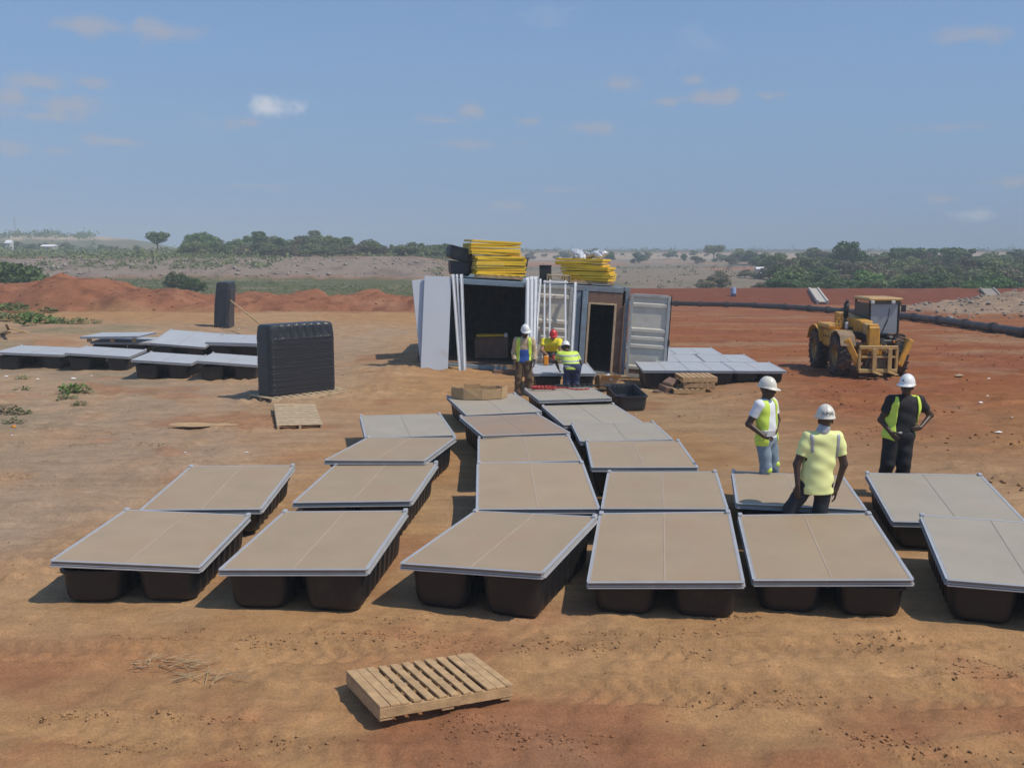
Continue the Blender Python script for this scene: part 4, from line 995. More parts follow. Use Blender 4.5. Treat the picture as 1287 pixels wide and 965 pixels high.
# telltale timber at far left, pole, cardboard piece
def plank(a, b, w, h, m, label, cat='plank', name='plank'):
    return tag(MB().bar(a, b, w, h, bev=min(w, h) * .1).build(name, m), label, cat)
plank(at(8, 411, .75), at(50, 422, .35), .10, .05, m_wood, 'yellowish plank propped above the left end of the near parked line')
plank(at(-14, 424, .1), at(12, 416, .7), .12, .05, m_wood, 'pale plank rising at the far left edge')
plank(at(8, 408, .9), at(14, 421, .3), .08, .05, m_ply, 'dark upright batten holding the crossed planks at far left')
plank((-12.15, 43.0, 1.30), (-7.07, 32.9, .03), .055, .045, m_wood, 'long thin wooden pole slanting from the far float stack down to the ground', 'pole', 'wooden_pole')
q = at(256, 538, 0)
b = MB(); n_ = 10; vs = []
for i in range(n_):
    t_ = i / (n_ - 1); w_ = .12 * math.sin(math.pi * min(1, t_ * 1.0 + .05)) + .03 + .03 * rnd.random()
    vs += [((t_ - .5) * 1.35, -w_ + .05 * t_, .012 + .02 * rnd.random()), ((t_ - .5) * 1.35, w_ + .05 * t_, .02 + .035 * rnd.random())]
k = len(vs); b.add(vs + [(x, y, z - .008) for x, y, z in vs], [(2 * i, 2 * i + 2, 2 * i + 3, 2 * i + 1) for i in range(n_ - 1)] + [(k + 2 * i + 1, k + 2 * i + 3, k + 2 * i + 2, k + 2 * i) for i in range(n_ - 1)]
      + [(2 * i, k + 2 * i, k + 2 * i + 2, 2 * i + 2) for i in range(n_ - 1)] + [(2 * i + 3, k + 2 * i + 3, k + 2 * i + 1, 2 * i + 1) for i in range(n_ - 1)])
simple('cardboard_scrap', 'long torn cardboard scrap lying flat on the soil left of the small pallet', 'cardboard', b, m_card, (q.x, q.y, gtop(q.x, q.y, .1) - .012))
# litter
LIT = [(8, 476, .16, 'white plastic scrap at the far left, leftmost'), (22, 477, .14, 'white plastic scrap beside the far left one'), (47, 478, .12, 'small white scrap in front of the near parked line'), (92, 477.5, .20, 'brightest white scrap in front of the near parked line'),
       (115, 474, .08, 'tiny white scrap right of the brightest one'), (300, 418, .1, 'tiny white scrap beyond the far line'), (15, 548, .05, 'tiny pale scrap below the orange cap'), (233, 571, .07, 'pale chip behind the leftmost row, left'), (310, 569, .08, 'pale chip behind the leftmost row, right'),
       (1205, 473.5, .34, 'long pale scrap on the red ground, nearest the machine'), (1243, 478, .10, 'small white scrap right of the long one'), (1232, 509, .14, 'white scrap right of the man in black'), (1241, 501, .08, 'tiny white scrap above the one by the man in black'), (1255, 545, .18, 'white scrap low on the right'),
       (1117, 505, .09, 'white scrap left of the man in black'), (1272, 528, .06, 'tiny white scrap at the right edge'), (1125, 758, .06, 'whitish lump between the front floats at right'), (800, 521, .06, 'pale chip by the open tub')]
for i, (px, row, s, lab) in enumerate(LIT):
    q = at(px, row, 0); zz = gz(q.x, q.y)
    b = MB(); r_ = random.Random(50 + i); ring = [(s * .5 * r_.uniform(.6, 1.2) * math.cos(a * 1.05), s * .3 * r_.uniform(.6, 1.2) * math.sin(a * 1.05), r_.uniform(.0, s * .12)) for a in range(6)]
    b.add([(0, 0, s * .22)] + ring + [(0, 0, -.005)], [(0, 1 + a, 1 + (a + 1) % 6) for a in range(6)] + [(7, 1 + (a + 1) % 6, 1 + a) for a in range(6)])
    simple('litter', lab, 'litter', b, m_paper if i != 9 else m_straw, (q.x, q.y, gtop(q.x, q.y, .04) + .004), 'scraps of litter on the ground')
q = at(17.5, 538, 0); simple('bottle_cap', 'orange plastic cap lying among the weeds at far left', 'cap', MB().lathe([(0, 0), (.035, 0), (.04, .03), (.03, .045), (0, .05)], 12), m_orange, (q.x, q.y, .01), smooth=True)
# straw bundles in the foreground
for i, (px, row, L, n_, lab) in enumerate(((222, 842, .45, 26, 'dry straw bundle lying in the left foreground, farther'), (276, 856, .42, 20, 'dry straw bundle lying in the left foreground, nearer'))):
    q = at(px, row, 0); b = MB(); r_ = random.Random(70 + i)
    for k in range(n_):
        c = Vector((r_.uniform(-.3, .3), r_.uniform(-.10, .10), r_.uniform(.012, .035))); a = r_.uniform(-.5, .5) + (0 if k % 4 else 1.2); l_ = L * r_.uniform(.3, .6) / 2; d = Vector((math.cos(a) * l_, math.sin(a) * l_, r_.uniform(-.02, .04)))
        b.tube(c - d, c + d, .004, .002, 4, False)
    simple('straw', lab, 'straw', b, m_straw, (q.x, q.y, gtop(q.x, q.y, .1) + .0), 'dry straw in the foreground')
print('objects so far', len(bpy.data.objects))

# ------------------------------------------------------------------ floating pipe along the far side
pp = [hit(px, r, .24) for px, r in ((786, 379.5), (835, 381), (880, 382), (930, 383), (985, 385.5), (1030, 388.5), (1060, 391), (1130, 397), (1180, 402.5), (1230, 409.5), (1290, 418), (1400, 433), (1520, 452))]
t = empty('pipeline', pp[0], 0, 'long dark brown flanged pipe running across the red ground at right', 'pipeline'); o0 = pp[0].copy()
pts = [p - o0 for p in pp]
def catm(P, k):
    out = []
    for i in range(len(P) - 1):
        a, b, c, d = P[max(i - 1, 0)], P[i], P[i + 1], P[min(i + 2, len(P) - 1)]
        for j in range(k):
            s = j / k; out.append(.5 * ((2 * b) + (c - a) * s + (2 * a - 5 * b + 4 * c - d) * s * s + (3 * b - a - 3 * c + d) * s ** 3))
    return out + [P[-1]]
cp = catm(pts, 6)
b = MB(); nseg = 14; vs = []
for i, p in enumerate(cp):
    d = (cp[min(i + 1, len(cp) - 1)] - cp[max(i - 1, 0)]).normalized(); x = Vector((0, 0, 1)).cross(d).normalized(); y = d.cross(x)
    for k in range(nseg): a = 2 * math.pi * k / nseg; vs.append(p + x * .20 * math.cos(a) + y * .20 * math.sin(a))
b.add(vs, [(i * nseg + k, i * nseg + (k + 1) % nseg, (i + 1) * nseg + (k + 1) % nseg, (i + 1) * nseg + k) for i in range(len(cp) - 1) for k in range(nseg)])
b.build('pipe', m_pipe, t, True)
for i in range(4, len(cp) - 1, 4):
    p = cp[i]; d = (cp[i + 1] - cp[i - 1]).normalized()
    MB().tube(p - d * .16, p - d * .02, .26, .26, 16).tube(p + d * .02, p + d * .16, .26, .26, 16).build('flange', m_pipe, t)
# concrete chutes on the bank
def chute(px0, px1, r0, r1, w, m, lab):
    a, b2 = aty(px0, r0, 109.2), aty(px1, r1, 96.2); a.z = gz(a.x, a.y) + .16; b2.z = gz(b2.x, b2.y) + .16
    q = MB().bar(a, b2, w, .12, bev=.02); u_ = (b2 - a).cross(Vector((0, 0, 1))).normalized() * w * .5
    q.bar(a + u_, b2 + u_, .18, .34); q.bar(a - u_, b2 - u_, .18, .34)
    simple('drain_chute', lab, 'chute', q, m, None)
chute(1022, 1034, 372, 386, .9, m_concrete, 'pale concrete drain chute on the red bank behind the yellow machine')
chute(1240, 1256, 365, 388, 1.3, m_rock, 'grey drain chute on the red bank at the far right')
p = aty(921.5, 378, 103); simple('blue_drum', 'small bluish drum standing by the far pipe', 'drum', MB().lathe([(0, 0), (.28, 0), (.28, .3), (.30, .32), (.28, .34), (.28, .85), (.12, .95), (0, .96)], 14), mat('blue_drum', (.18, .24, .42), .6), (p.x, p.y, gz(p.x, p.y)), smooth=True)

# ------------------------------------------------------------------ telehandler
def wheel(par, x, y, r, w, name='wheel', steer=0.):
    def f():
        b = MB(); prof = [(r * .52, -w / 2 + .03), (r * .80, -w / 2), (r * .93, -w / 2 + .03), (r * .96, -w / 4), (r * .965, 0), (r * .96, w / 4), (r * .93, w / 2 - .03), (r * .80, w / 2), (r * .52, w / 2 - .03)]
        b.lathe(prof, 36)
        for i in range(20):
            a = 2 * math.pi * i / 20
            for s in (-1, 1):
                aa = a + (.157 if s > 0 else 0)
                for k in range(3):
                    ab = aa + s * 0 + k * .055; zc = s * (w * .06 + k * w * .16)
                    c = Vector((r * .975 * math.cos(ab), r * .975 * math.sin(ab), zc)); b.box(c, (.055, .055, w * .175), Euler((0, 0, ab)).to_quaternion())
        return b.mesh('tyre', m_rub)
    me = cached(('tyre', r, w), f)
    t = inst('wheel', me, par, (x, y, r), (0, math.pi / 2, steer))
    s = 1 if x > 0 else -1
    rm = cached(('rim', r, w), lambda: MB().lathe([(0, .04), (.08, .05), (.10, .0), (r * .3, -.02), (r * .42, .04), (r * .52, w / 2 - .05), (r * .54, w / 2 - .03), (r * .5, -w / 2 + .05), (0, -w / 2 + .08)], 24).mesh('rim', m_rim))
    inst('rim', rm, t, (0, 0, 0), (0 if s > 0 else math.pi, 0, 0))
    hub = cached('hub', lambda: MB().lathe([(0, .13), (.07, .12), (.10, .05), (.10, 0)], 16).mesh('hub', m_mach)); inst('hub', hub, t, (0, 0, 0), (0 if s > 0 else math.pi, 0, 0))
    return t
HX, HY, HA = (1079 - 643.5) / F * 28.4, 28.4, R(0)
T = empty('telehandler', (HX, HY, gz(HX, HY) - .0), HA, 'yellow telehandler with raised-carriage front and dusty cab, parked on the red ground', 'telehandler'); T.scale = (.90, .86, 1.0)
for x in (-.86, .86):
    wheel(T, x, -1.05, .58, .42); wheel(T, x, 1.15, .58, .42)
b = MB().box((0, .05, .62), (.70, 3.0, .36), bev=.03); b.box((0, -1.05, .56), (1.35, .26, .24), bev=.03); b.box((0, 1.15, .56), (1.35, .26, .24), bev=.03)
b.box((0, -1.35, .70), (.86, .30, .42), bev=.03); b.build('chassis', m_mach, T)
MB().box((-.60, .20, .98), (.66, 1.9, .52), bev=.06).build('engine_cover', m_mach, T)
b = MB(); pr = [(-.70, 0), (-.52, .30), (-.15, .42), (.15, .42), (.52, .30), (.70, 0)]
for (y0, z0), (y1, z1) in zip(pr, pr[1:]): b.bar((-.86, -1.05 + y0, .92 + z0 * .9), (-.86, -1.05 + y1, .92 + z1 * .9), .46, .035, up=(1, 0, 0) if False else (0, 1, 0))
b = MB(); vs = []
for y0, z0 in pr: vs += [(-1.08, -1.05 + y0, .88 + z0), (-.60, -1.05 + y0, .88 + z0), (-1.08, -1.05 + y0, .85 + z0), (-.60, -1.05 + y0, .85 + z0)]
fs = []
for i in range(5): a = 4 * i; c = a + 4; fs += [(a, a + 1, c + 1, c), (a + 3, a + 2, c + 2, c + 3), (a + 2, a, c, c + 2), (a + 1, a + 3, c + 3, c + 1)]
fs += [(0, 2, 3, 1), (20, 21, 23, 22)]
b.add([(v[0] * .96, -1.05 + (v[1] + 1.05) * .82, .90 + (v[2] - .88) * .86) for v in vs], fs).build('mudguard', mat('mud_caked', (.27, .19, .12), .9, 0, .3, 6), T)
b = MB(); vs = [(v[0], v[1] + 2.2, v[2]) for v in vs]; b.add(vs, fs).build('mudguard', m_mach, T)
MB().box((-.72, .55, 1.30), (.52, 1.3, .14), bev=.04).build('engine_hood_top', m_mach, T)
# exhaust and air filter
b = MB().tube((-.44, -.10, 1.2), (-.44, -.10, 1.62), .055).tube((-.44, -.10, 1.60), (-.44, -.16, 1.98), .085); b.tube((-.44, -.16, 1.98), (-.44, -.22, 2.05), .05)
b.build('exhaust', m_black, T, True)
MB().box((-.50, -.42, 1.36), (.10, .08, .20), bev=.02).build('exhaust_guard', m_film, T)
b = MB().box((-.78, -.3, 1.42), (.05, .05, .26)); b.box((-.66, -.3, 1.42), (.05, .05, .26)); b.box((-.72, -.3, 1.55), (.17, .05, .05)); b.build('grab_rail', m_mach, T)
# boom, from rear pivot down to the front
MB().bar((-.16, 1.35, 1.46), (-.12, -1.15, 1.33), .38, .40, bev=.02).build('boom', m_mach, T)
MB().bar((-.14, .2, 1.46), (-.10, -1.55, 1.30), .29, .30, bev=.02).build('boom_extension', m_mach_p, T)
b = MB().tube((-.34, .9, 1.2), (-.30, -.5, 1.28), .05); b.build('lift_cylinder', m_black, T, True)
b = MB().box((-.07, -1.62, 1.02), (.34, .24, .78), bev=.03); b.box((-.07, -1.60, 1.42), (.30, .10, .12), bev=.02); b.build('boom_head', m_mach, T)
MB().tube((-.24, -1.66, 1.36), (.10, -1.66, 1.36), .05).build('head_pin', m_black, T, True)
b = MB()
for k in range(4): b.path([Vector((-.30 + k * .03, -.9, 1.2)), Vector((-.28 + k * .03, -1.45, 1.15 + .03 * k)), Vector((-.24 + k * .03, -1.62, .92)), Vector((-.2 + k * .05, -1.68, .7))], .016, 6)
b.build('hydraulic_hose', m_black, T, True)
b = MB().box((-.30, -1.0, 1.16), (.30, .34, .14), bev=.02); b.box((.30, -1.30, .86), (.30, .18, .30), bev=.03); b.tube((-.55, -1.30, .62), (.62, -1.30, .62), .06); b.build('axle_housing', m_black, T)
for k in range(3): MB().path([Vector((.18 + k * .05, -1.5, 1.05)), Vector((.26 + k * .06, -1.62, .86 - .04 * k)), Vector((.20 + k * .07, -1.70, .62)), Vector((.12 + k * .05, -1.72, .42))], .018, 6).build('hydraulic_hose', m_black, T, True)
for x_ in (-.60, .66): MB().box((x_, -1.42, .98), (.10, .06, .08), bev=.015).build('marker_lamp', m_orange, T)
for k in range(4): MB().box((-.925, -.25 + k * .26, 1.02), (.012, .18, .05)).build('cooling_slot', m_black, T)
# fork carriage
b = MB(); cw, cy_, zb_, zt_ = .56, -1.86, .22, .86
b.box((0, cy_, zt_), (2 * cw + .04, .09, .10), bev=.015); b.box((0, cy_, zb_), (2 * cw + .04, .09, .11), bev=.015); b.box((0, cy_, .60), (2 * cw - .1, .05, .05), bev=.01)
for x in (-cw, cw): b.box((x, cy_ + .02, (zb_ + zt_) / 2), (.08, .09, zt_ - zb_ - .08), bev=.01)
q_ = MB().box((0, cy_ + .08, .46), (.50, .12, .36), bev=.03).box((0, cy_ + .16, .28), (.9, .12, .16), bev=.03); q_.tube((-.34, cy_ + .1, .3), (-.2, cy_ + .1, .75), .04); q_.tube((.34, cy_ + .1, .3), (.2, cy_ + .1, .75), .04); q_.build('carriage_back', mat('greasy_steel', (.10, .065, .04), .6, 0, .3, 6, (.35, .2, .08), .3, 5), T, loc=(.03, 0, 0)); b.build('carriage', m_mach_p, T, loc=(.03, 0, 0))
for x in (-.10, .36):
    b = MB().box((0, cy_ - .065, .50), (.12, .045, .66), bev=.006); b.box((0, cy_ - .38, .185), (.12, .60, .035), bev=.006)
    b.build('fork', m_mach_p, T, loc=(x, 0, 0))
# stabiliser arms
for s, x0, x1 in ((-1, -.84, -.46), (1, 1.10, .74)):
    z1_, z0_ = (1.06, .34)
    b = MB().bar((x0, -1.50, z1_), (x1, -1.58, z0_), .22, .20, bev=.03)
    b.tube((x0, -1.60, z1_ - .05), (x0, -1.40, z1_ - .05), .04); b.build('stabiliser_arm', m_mach, T)
    if s < 0: MB().bar((x1 - .05, -1.58, .26), (x1 + .22, -1.62, .18), .16, .10, bev=.02).build('stabiliser_foot', m_mach_p, T)
    MB().tube((x0 * .95, -1.38, .95), (x1 * .9, -1.42, .5), .035).build('stabiliser_cylinder', m_black, T, True)
# cab
cx0, cx1, cy0, cy1, cz0, cz1 = .10, 1.06, -.66, .72, .92, 2.06
b = MB()
for x, y in ((cx0 + .03, cy0 + .03), (cx1 - .03, cy0 + .03), (cx0 + .03, cy1 - .03), (cx1 - .03, cy1 - .03)): MB().box((x, y, (cz0 + cz1) / 2), (.06, .06, cz1 - cz0), bev=.01).build('cab_pillar', m_black, T)
MB().box(((cx0 + cx1) / 2, cy0 + .02, 1.12), (cx1 - cx0 - .12, .04, .05)).build('cab_crossbar', m_black, T); MB().box(((cx0 + cx1) / 2, cy0 + .03, cz1 - .04), (cx1 - cx0 - .12, .05, .08)).build('cab_crossbar', m_black, T)
MB().box(((cx0 + cx1) / 2, (cy0 + cy1) / 2 - .03, cz1 + .045), (cx1 - cx0 + .1, cy1 - cy0 + .14, .09), bev=.03).build('cab_roof', m_mach_p, T)
MB().box(((cx0 + cx1) / 2, cy0 - .085, cz1 - .055), (cx1 - cx0 + .02, .035, .05), bev=.006).build('light_bar', m_black, T)
for x in (.16, .80): MB().box((x, cy0 - .11, cz1 - .03), (.12, .06, .09), bev=.015).build('work_light', m_film, T)
MB().box(((cx0 + cx1) / 2, cy0 + .015, 1.58), (cx1 - cx0 - .14, .008, .84)).build('windscreen', m_glass, T)
MB().box((cx0 + .006, (cy0 + cy1) / 2, 1.57), (.008, cy1 - cy0 - .14, .86)).build('side_window', mat('dusty_side_glass', (.075, .07, .05), .5), T)
MB().box((cx1 - .006, (cy0 + cy1) / 2, 1.57), (.008, cy1 - cy0 - .14, .86)).build('side_window', m_glass, T)
b = MB().box((.47, .02, 1.02), (.84, 1.2, .2), bev=.02); b.box((.47, -.56, 1.0), (.84, .08, .2), bev=.02); b.build('cab_base', m_black, T)
b = MB().box((.50, .30, 1.30), (.46, .14, .62), bev=.05); b.box((.50, .08, 1.16), (.48, .46, .14), bev=.05); b.build('seat', m_black, T)
b = MB(); 
for k in range(16):
    a0, a1 = 2 * math.pi * k / 16, 2 * math.pi * (k + 1) / 16; b.tube((.5 + .17 * math.cos(a0), -.28 + .06 * math.sin(a0), 1.36 + .16 * math.sin(a0)), (.5 + .17 * math.cos(a1), -.28 + .06 * math.sin(a1), 1.36 + .16 * math.sin(a1)), .016, None, 6)
b.tube((.5, -.28, 1.36), (.5, -.45, 1.08), .025); b.build('steering_wheel', m_black, T, True)
b = MB().bar((.52, -.66, 1.15), (.70, -.67, 1.55), .02, .02); b.bar((.70, -.67, 1.55), (.74, -.67, 1.86), .012, .012); b.build('wiper', m_black, T)
b = MB().bar((.92, -.60, 1.96), (1.13, -.66, 1.93), .025, .025); b.box((1.16, -.68, 1.86), (.15, .04, .20), bev=.01); b.build('mirror', m_black, T)
b = MB().box((.52, -1.05, .96), (.5, .7, .14), bev=.03); b.box((.62, -1.25, 1.06), (.26, .2, .14), bev=.04); b.build('front_deck_plate', m_black, T)
MB().lathe([(0, 0), (.09, 0), (.10, .04), (.07, .07), (0, .08)], 12).build('head_lamp', m_film, T, True, loc=(.90, -.98, 1.08))
b = MB().bar((.55, -.95, 1.05), (.75, -1.45, 1.18), .04, .04); b.build('hand_lever', m_black, T)

# ------------------------------------------------------------------ people: implicit bodies meshed by surface nets
def nets(d, o, h):
    """naive surface nets; d (nx,ny,nz) signed distance"""
    s = d < 0; nx, ny, nz = d.shape
    acc = {}; cells = []; P = []; quads = []
    for ax in range(3):
        sl0 = [slice(None)] * 3; sl1 = [slice(None)] * 3; sl0[ax] = slice(0, -1); sl1[ax] = slice(1, None)
        c = s[tuple(sl0)] != s[tuple(sl1)]
        a1, a2 = (ax + 1) % 3, (ax + 2) % 3
        idx = np.argwhere(c); ok = (idx[:, a1] > 0) & (idx[:, a2] > 0) & (idx[:, a1] < d.shape[a1] - 1) & (idx[:, a2] < d.shape[a2] - 1)
        idx = idx[ok]
        if len(idx) == 0: continue
        j = idx.copy(); j[:, ax] += 1
        v0 = d[idx[:, 0], idx[:, 1], idx[:, 2]]; v1 = d[j[:, 0], j[:, 1], j[:, 2]]
        p = idx.astype(float); p[:, ax] += v0 / (v0 - v1)
        q = []
        for e1, e2 in ((0, 0), (-1, 0), (-1, -1), (0, -1)):
            k = idx.copy(); k[:, a1] += e1; k[:, a2] += e2; q.append((k[:, 0] * ny + k[:, 1]) * nz + k[:, 2])
        q = np.stack(q, 1); flip = v0 < 0
        q[~flip] = q[~flip][:, ::-1]
        quads.append(q); cells.append(q.ravel()); P.append(np.repeat(p, 4, 0))
        # order of repeated points matches ravel of q (each row has the same point)
    quads = np.concatenate(quads); allc = np.concatenate(cells); allp = np.concatenate(P)
    u, inv = np.unique(allc, return_inverse=True)
    cnt = np.bincount(inv); v = np.stack([np.bincount(inv, allp[:, k]) / cnt for k in range(3)], 1)
    f = np.searchsorted(u, quads)
    return v * h + np.array(o), f[:, ::-1]
class Sdf:
    def __init__(s, lo, hi, h):
        s.o = np.array(lo, float); s.h = h; n = np.ceil((np.array(hi) - s.o) / h).astype(int) + 1; s.n = n
        s.d = np.full(n, .5, np.float32); s.ax = [s.o[i] + h * np.arange(n[i]) for i in range(3)]
    def sub(s, lo, hi):
        i0 = np.clip(((np.array(lo) - s.o) / s.h).astype(int), 0, s.n); i1 = np.clip(((np.array(hi) - s.o) / s.h).astype(int) + 2, 0, s.n)
        sl = tuple(slice(a, b) for a, b in zip(i0, i1)); X, Y, Z = np.meshgrid(*[s.ax[i][sl[i]] for i in range(3)], indexing='ij')
        return sl, X, Y, Z
    def comb(s, sl, q, k):
        a = s.d[sl]
        if a.size == 0: return
        if k > 0:
            h = np.clip(.5 + .5 * (a - q) / k, 0, 1); s.d[sl] = a * (1 - h) + q * h - k * h * (1 - h)
        else: s.d[sl] = np.minimum(a, q)
    def cone(s, a, b, r1, r2, k=.02, flat=None):
        """round cone a-b; flat=(dir, factor) squashes it along a horizontal direction"""
        a, b = np.array(a, float), np.array(b, float); R_ = max(r1, r2) * (1.0) + k + .02
        if flat: R_ *= 1.0
        sl, X, Y, Z = s.sub(np.minimum(a, b) - R_, np.maximum(a, b) + R_)
        px, py, pz = X - a[0], Y - a[1], Z - a[2]; d = b - a; L2 = d @ d + 1e-9
        t = np.clip((px * d[0] + py * d[1] + pz * d[2]) / L2, 0, 1)
        qx, qy, qz = px - t * d[0], py - t * d[1], pz - t * d[2]
        r = r1 + (r2 - r1) * t
        if flat:
            fd, ff = flat; fd = np.array(fd, float); fd /= np.linalg.norm(fd)
            m = qx * fd[0] + qy * fd[1] + qz * fd[2]; e = (1 / ff - 1)
            qx, qy, qz = qx + fd[0] * m * e, qy + fd[1] * m * e, qz + fd[2] * m * e
            q = (np.sqrt(qx * qx + qy * qy + qz * qz) - r) * (.5 + .5 * ff)
        else: q = np.sqrt(qx * qx + qy * qy + qz * qz) - r
        s.comb(sl, q, k)
    def ell(s, c, r, M=None, k=.02):
        c = np.array(c, float); r = np.array(r, float); Rm = r.max() + k + .02
        sl, X, Y, Z = s.sub(c - Rm, c + Rm); p = np.stack([X - c[0], Y - c[1], Z - c[2]], -1)
        if M is not None: p = p @ np.array(M)          # columns of M are local axes
        p = p / r; l = np.linalg.norm(p, axis=-1) + 1e-6; g = np.linalg.norm(p / r, axis=-1) + 1e-6
        s.comb(sl, l * (l - 1) / g, k)
    def full(s): return np.meshgrid(*s.ax, indexing='ij')
    def mesh(s, name, m):
        d = s.d; d[0], d[-1] = .1, .1; d[:, 0], d[:, -1] = .1, .1; d[:, :, 0], d[:, :, -1] = .1, .1
        v, f = nets(d, s.o, s.h); return npmesh(name, v, f, m)
V3 = lambda *a: np.array(a, float)
def unit(v): v = np.array(v, float); return v / np.linalg.norm(v)
def hand(S, wrist, dirn, palm_n, thumb, curl=.5, sc_=1., k=.006):
    """palm and five separate fingers; dirn along the fingers, palm_n where the palm looks, thumb the thumb side"""
    d = unit(dirn); n = unit(palm_n); n = unit(n - d * (n @ d)); s = unit(np.cross(d, n)); s = s if s @ np.array(thumb) > 0 else -s
    w = np.array(wrist, float)
    S.cone(w, w + d * .035 * sc_, .026 * sc_, .030 * sc_, .015, (n, .6))
    S.cone(w + d * .04 * sc_ + s * .012, w + d * .075 * sc_ + s * .012, .026 * sc_, .024 * sc_, .012, (n, .55)); S.cone(w + d * .04 * sc_ - s * .014, w + d * .07 * sc_ - s * .016, .024 * sc_, .022 * sc_, .012, (n, .55))
    for i, (off, L) in enumerate(((.031, .070), (.011, .078), (-.010, .072), (-.030, .056))):
        p = w + d * .085 * sc_ + s * off * sc_; a = curl * (.7 + .12 * i)
        dd = d
        for j, fr in enumerate((.45, .32, .23)):
            ang = a * (.5 + .35 * j); dd = unit(dd * math.cos(ang) + n * math.sin(ang)); 
            q = p + dd * L * fr * sc_; S.cone(p, q, (.0095 - .0009 * j) * sc_, (.0090 - .0010 * j) * sc_, k); p = q
            n2 = n
    p = w + d * .022 * sc_ + s * .026 * sc_; dd = unit(d * .75 + s * .62 + n * .25)
    for L, r in ((.038, .0125), (.030, .0108), (.024, .0095)):
        q = p + dd * L * sc_; S.cone(p, q, r * sc_, (r - .001) * sc_, k); p = q; dd = unit(dd + n * .22 + d * .25)
def head(S, c, f, up, sc_=1.):
    """head centred on c, looking along f"""
    f = unit(f); up = unit(up); f = unit(f - up * (f @ up)); r = np.cross(f, up); M = np.stack([r, f, up], 1); c = np.array(c, float)
    P = lambda a, b, z: c + r * a * sc_ + f * b * sc_ + up * z * sc_
    S.ell(P(0, -.012, .022), V3(.074, .093, .088) * sc_, M, .02)            # cranium
    S.ell(P(0, .030, -.045), V3(.056, .060, .070) * sc_, M, .025)           # face and jaw
    S.ell(P(0, .062, -.094), V3(.024, .022, .020) * sc_, M, .02)            # chin
    S.cone(P(0, .082, .010), P(0, .108, -.028), .010 * sc_, .016 * sc_, .012)  # nose
    S.ell(P(-.012, .098, -.032), V3(.010, .010, .008) * sc_, M, .006); S.ell(P(.012, .098, -.032), V3(.010, .010, .008) * sc_, M, .006)
    S.ell(P(0, .088, -.058), V3(.027, .014, .008) * sc_, M, .006); S.ell(P(0, .086, -.070), V3(.024, .014, .009) * sc_, M, .006)  # lips
    for s in (-1, 1):
        S.ell(P(s * .031, .072, .016), V3(.020, .014, .008) * sc_, M, .012)     # brow
        S.ell(P(s * .043, .058, -.028), V3(.022, .020, .018) * sc_, M, .02)   # cheek
        S.ell(P(s * .078, -.012, -.016), V3(.010, .020, .032) * sc_, M, .008)  # ear
    for s in (-1, 1):                                                        # eye sockets
        c2 = P(s * .031, .094, -.004); sl, X, Y, Z = S.sub(c2 - .03, c2 + .03); q = np.sqrt((X - c2[0]) ** 2 + (Y - c2[1]) ** 2 + (Z - c2[2]) ** 2) - .014 * sc_
        S.d[sl] = np.maximum(S.d[sl], -q); S.ell(P(s * .031, .075, -.003), V3(.013, .012, .011) * sc_, M, .003)
    return P
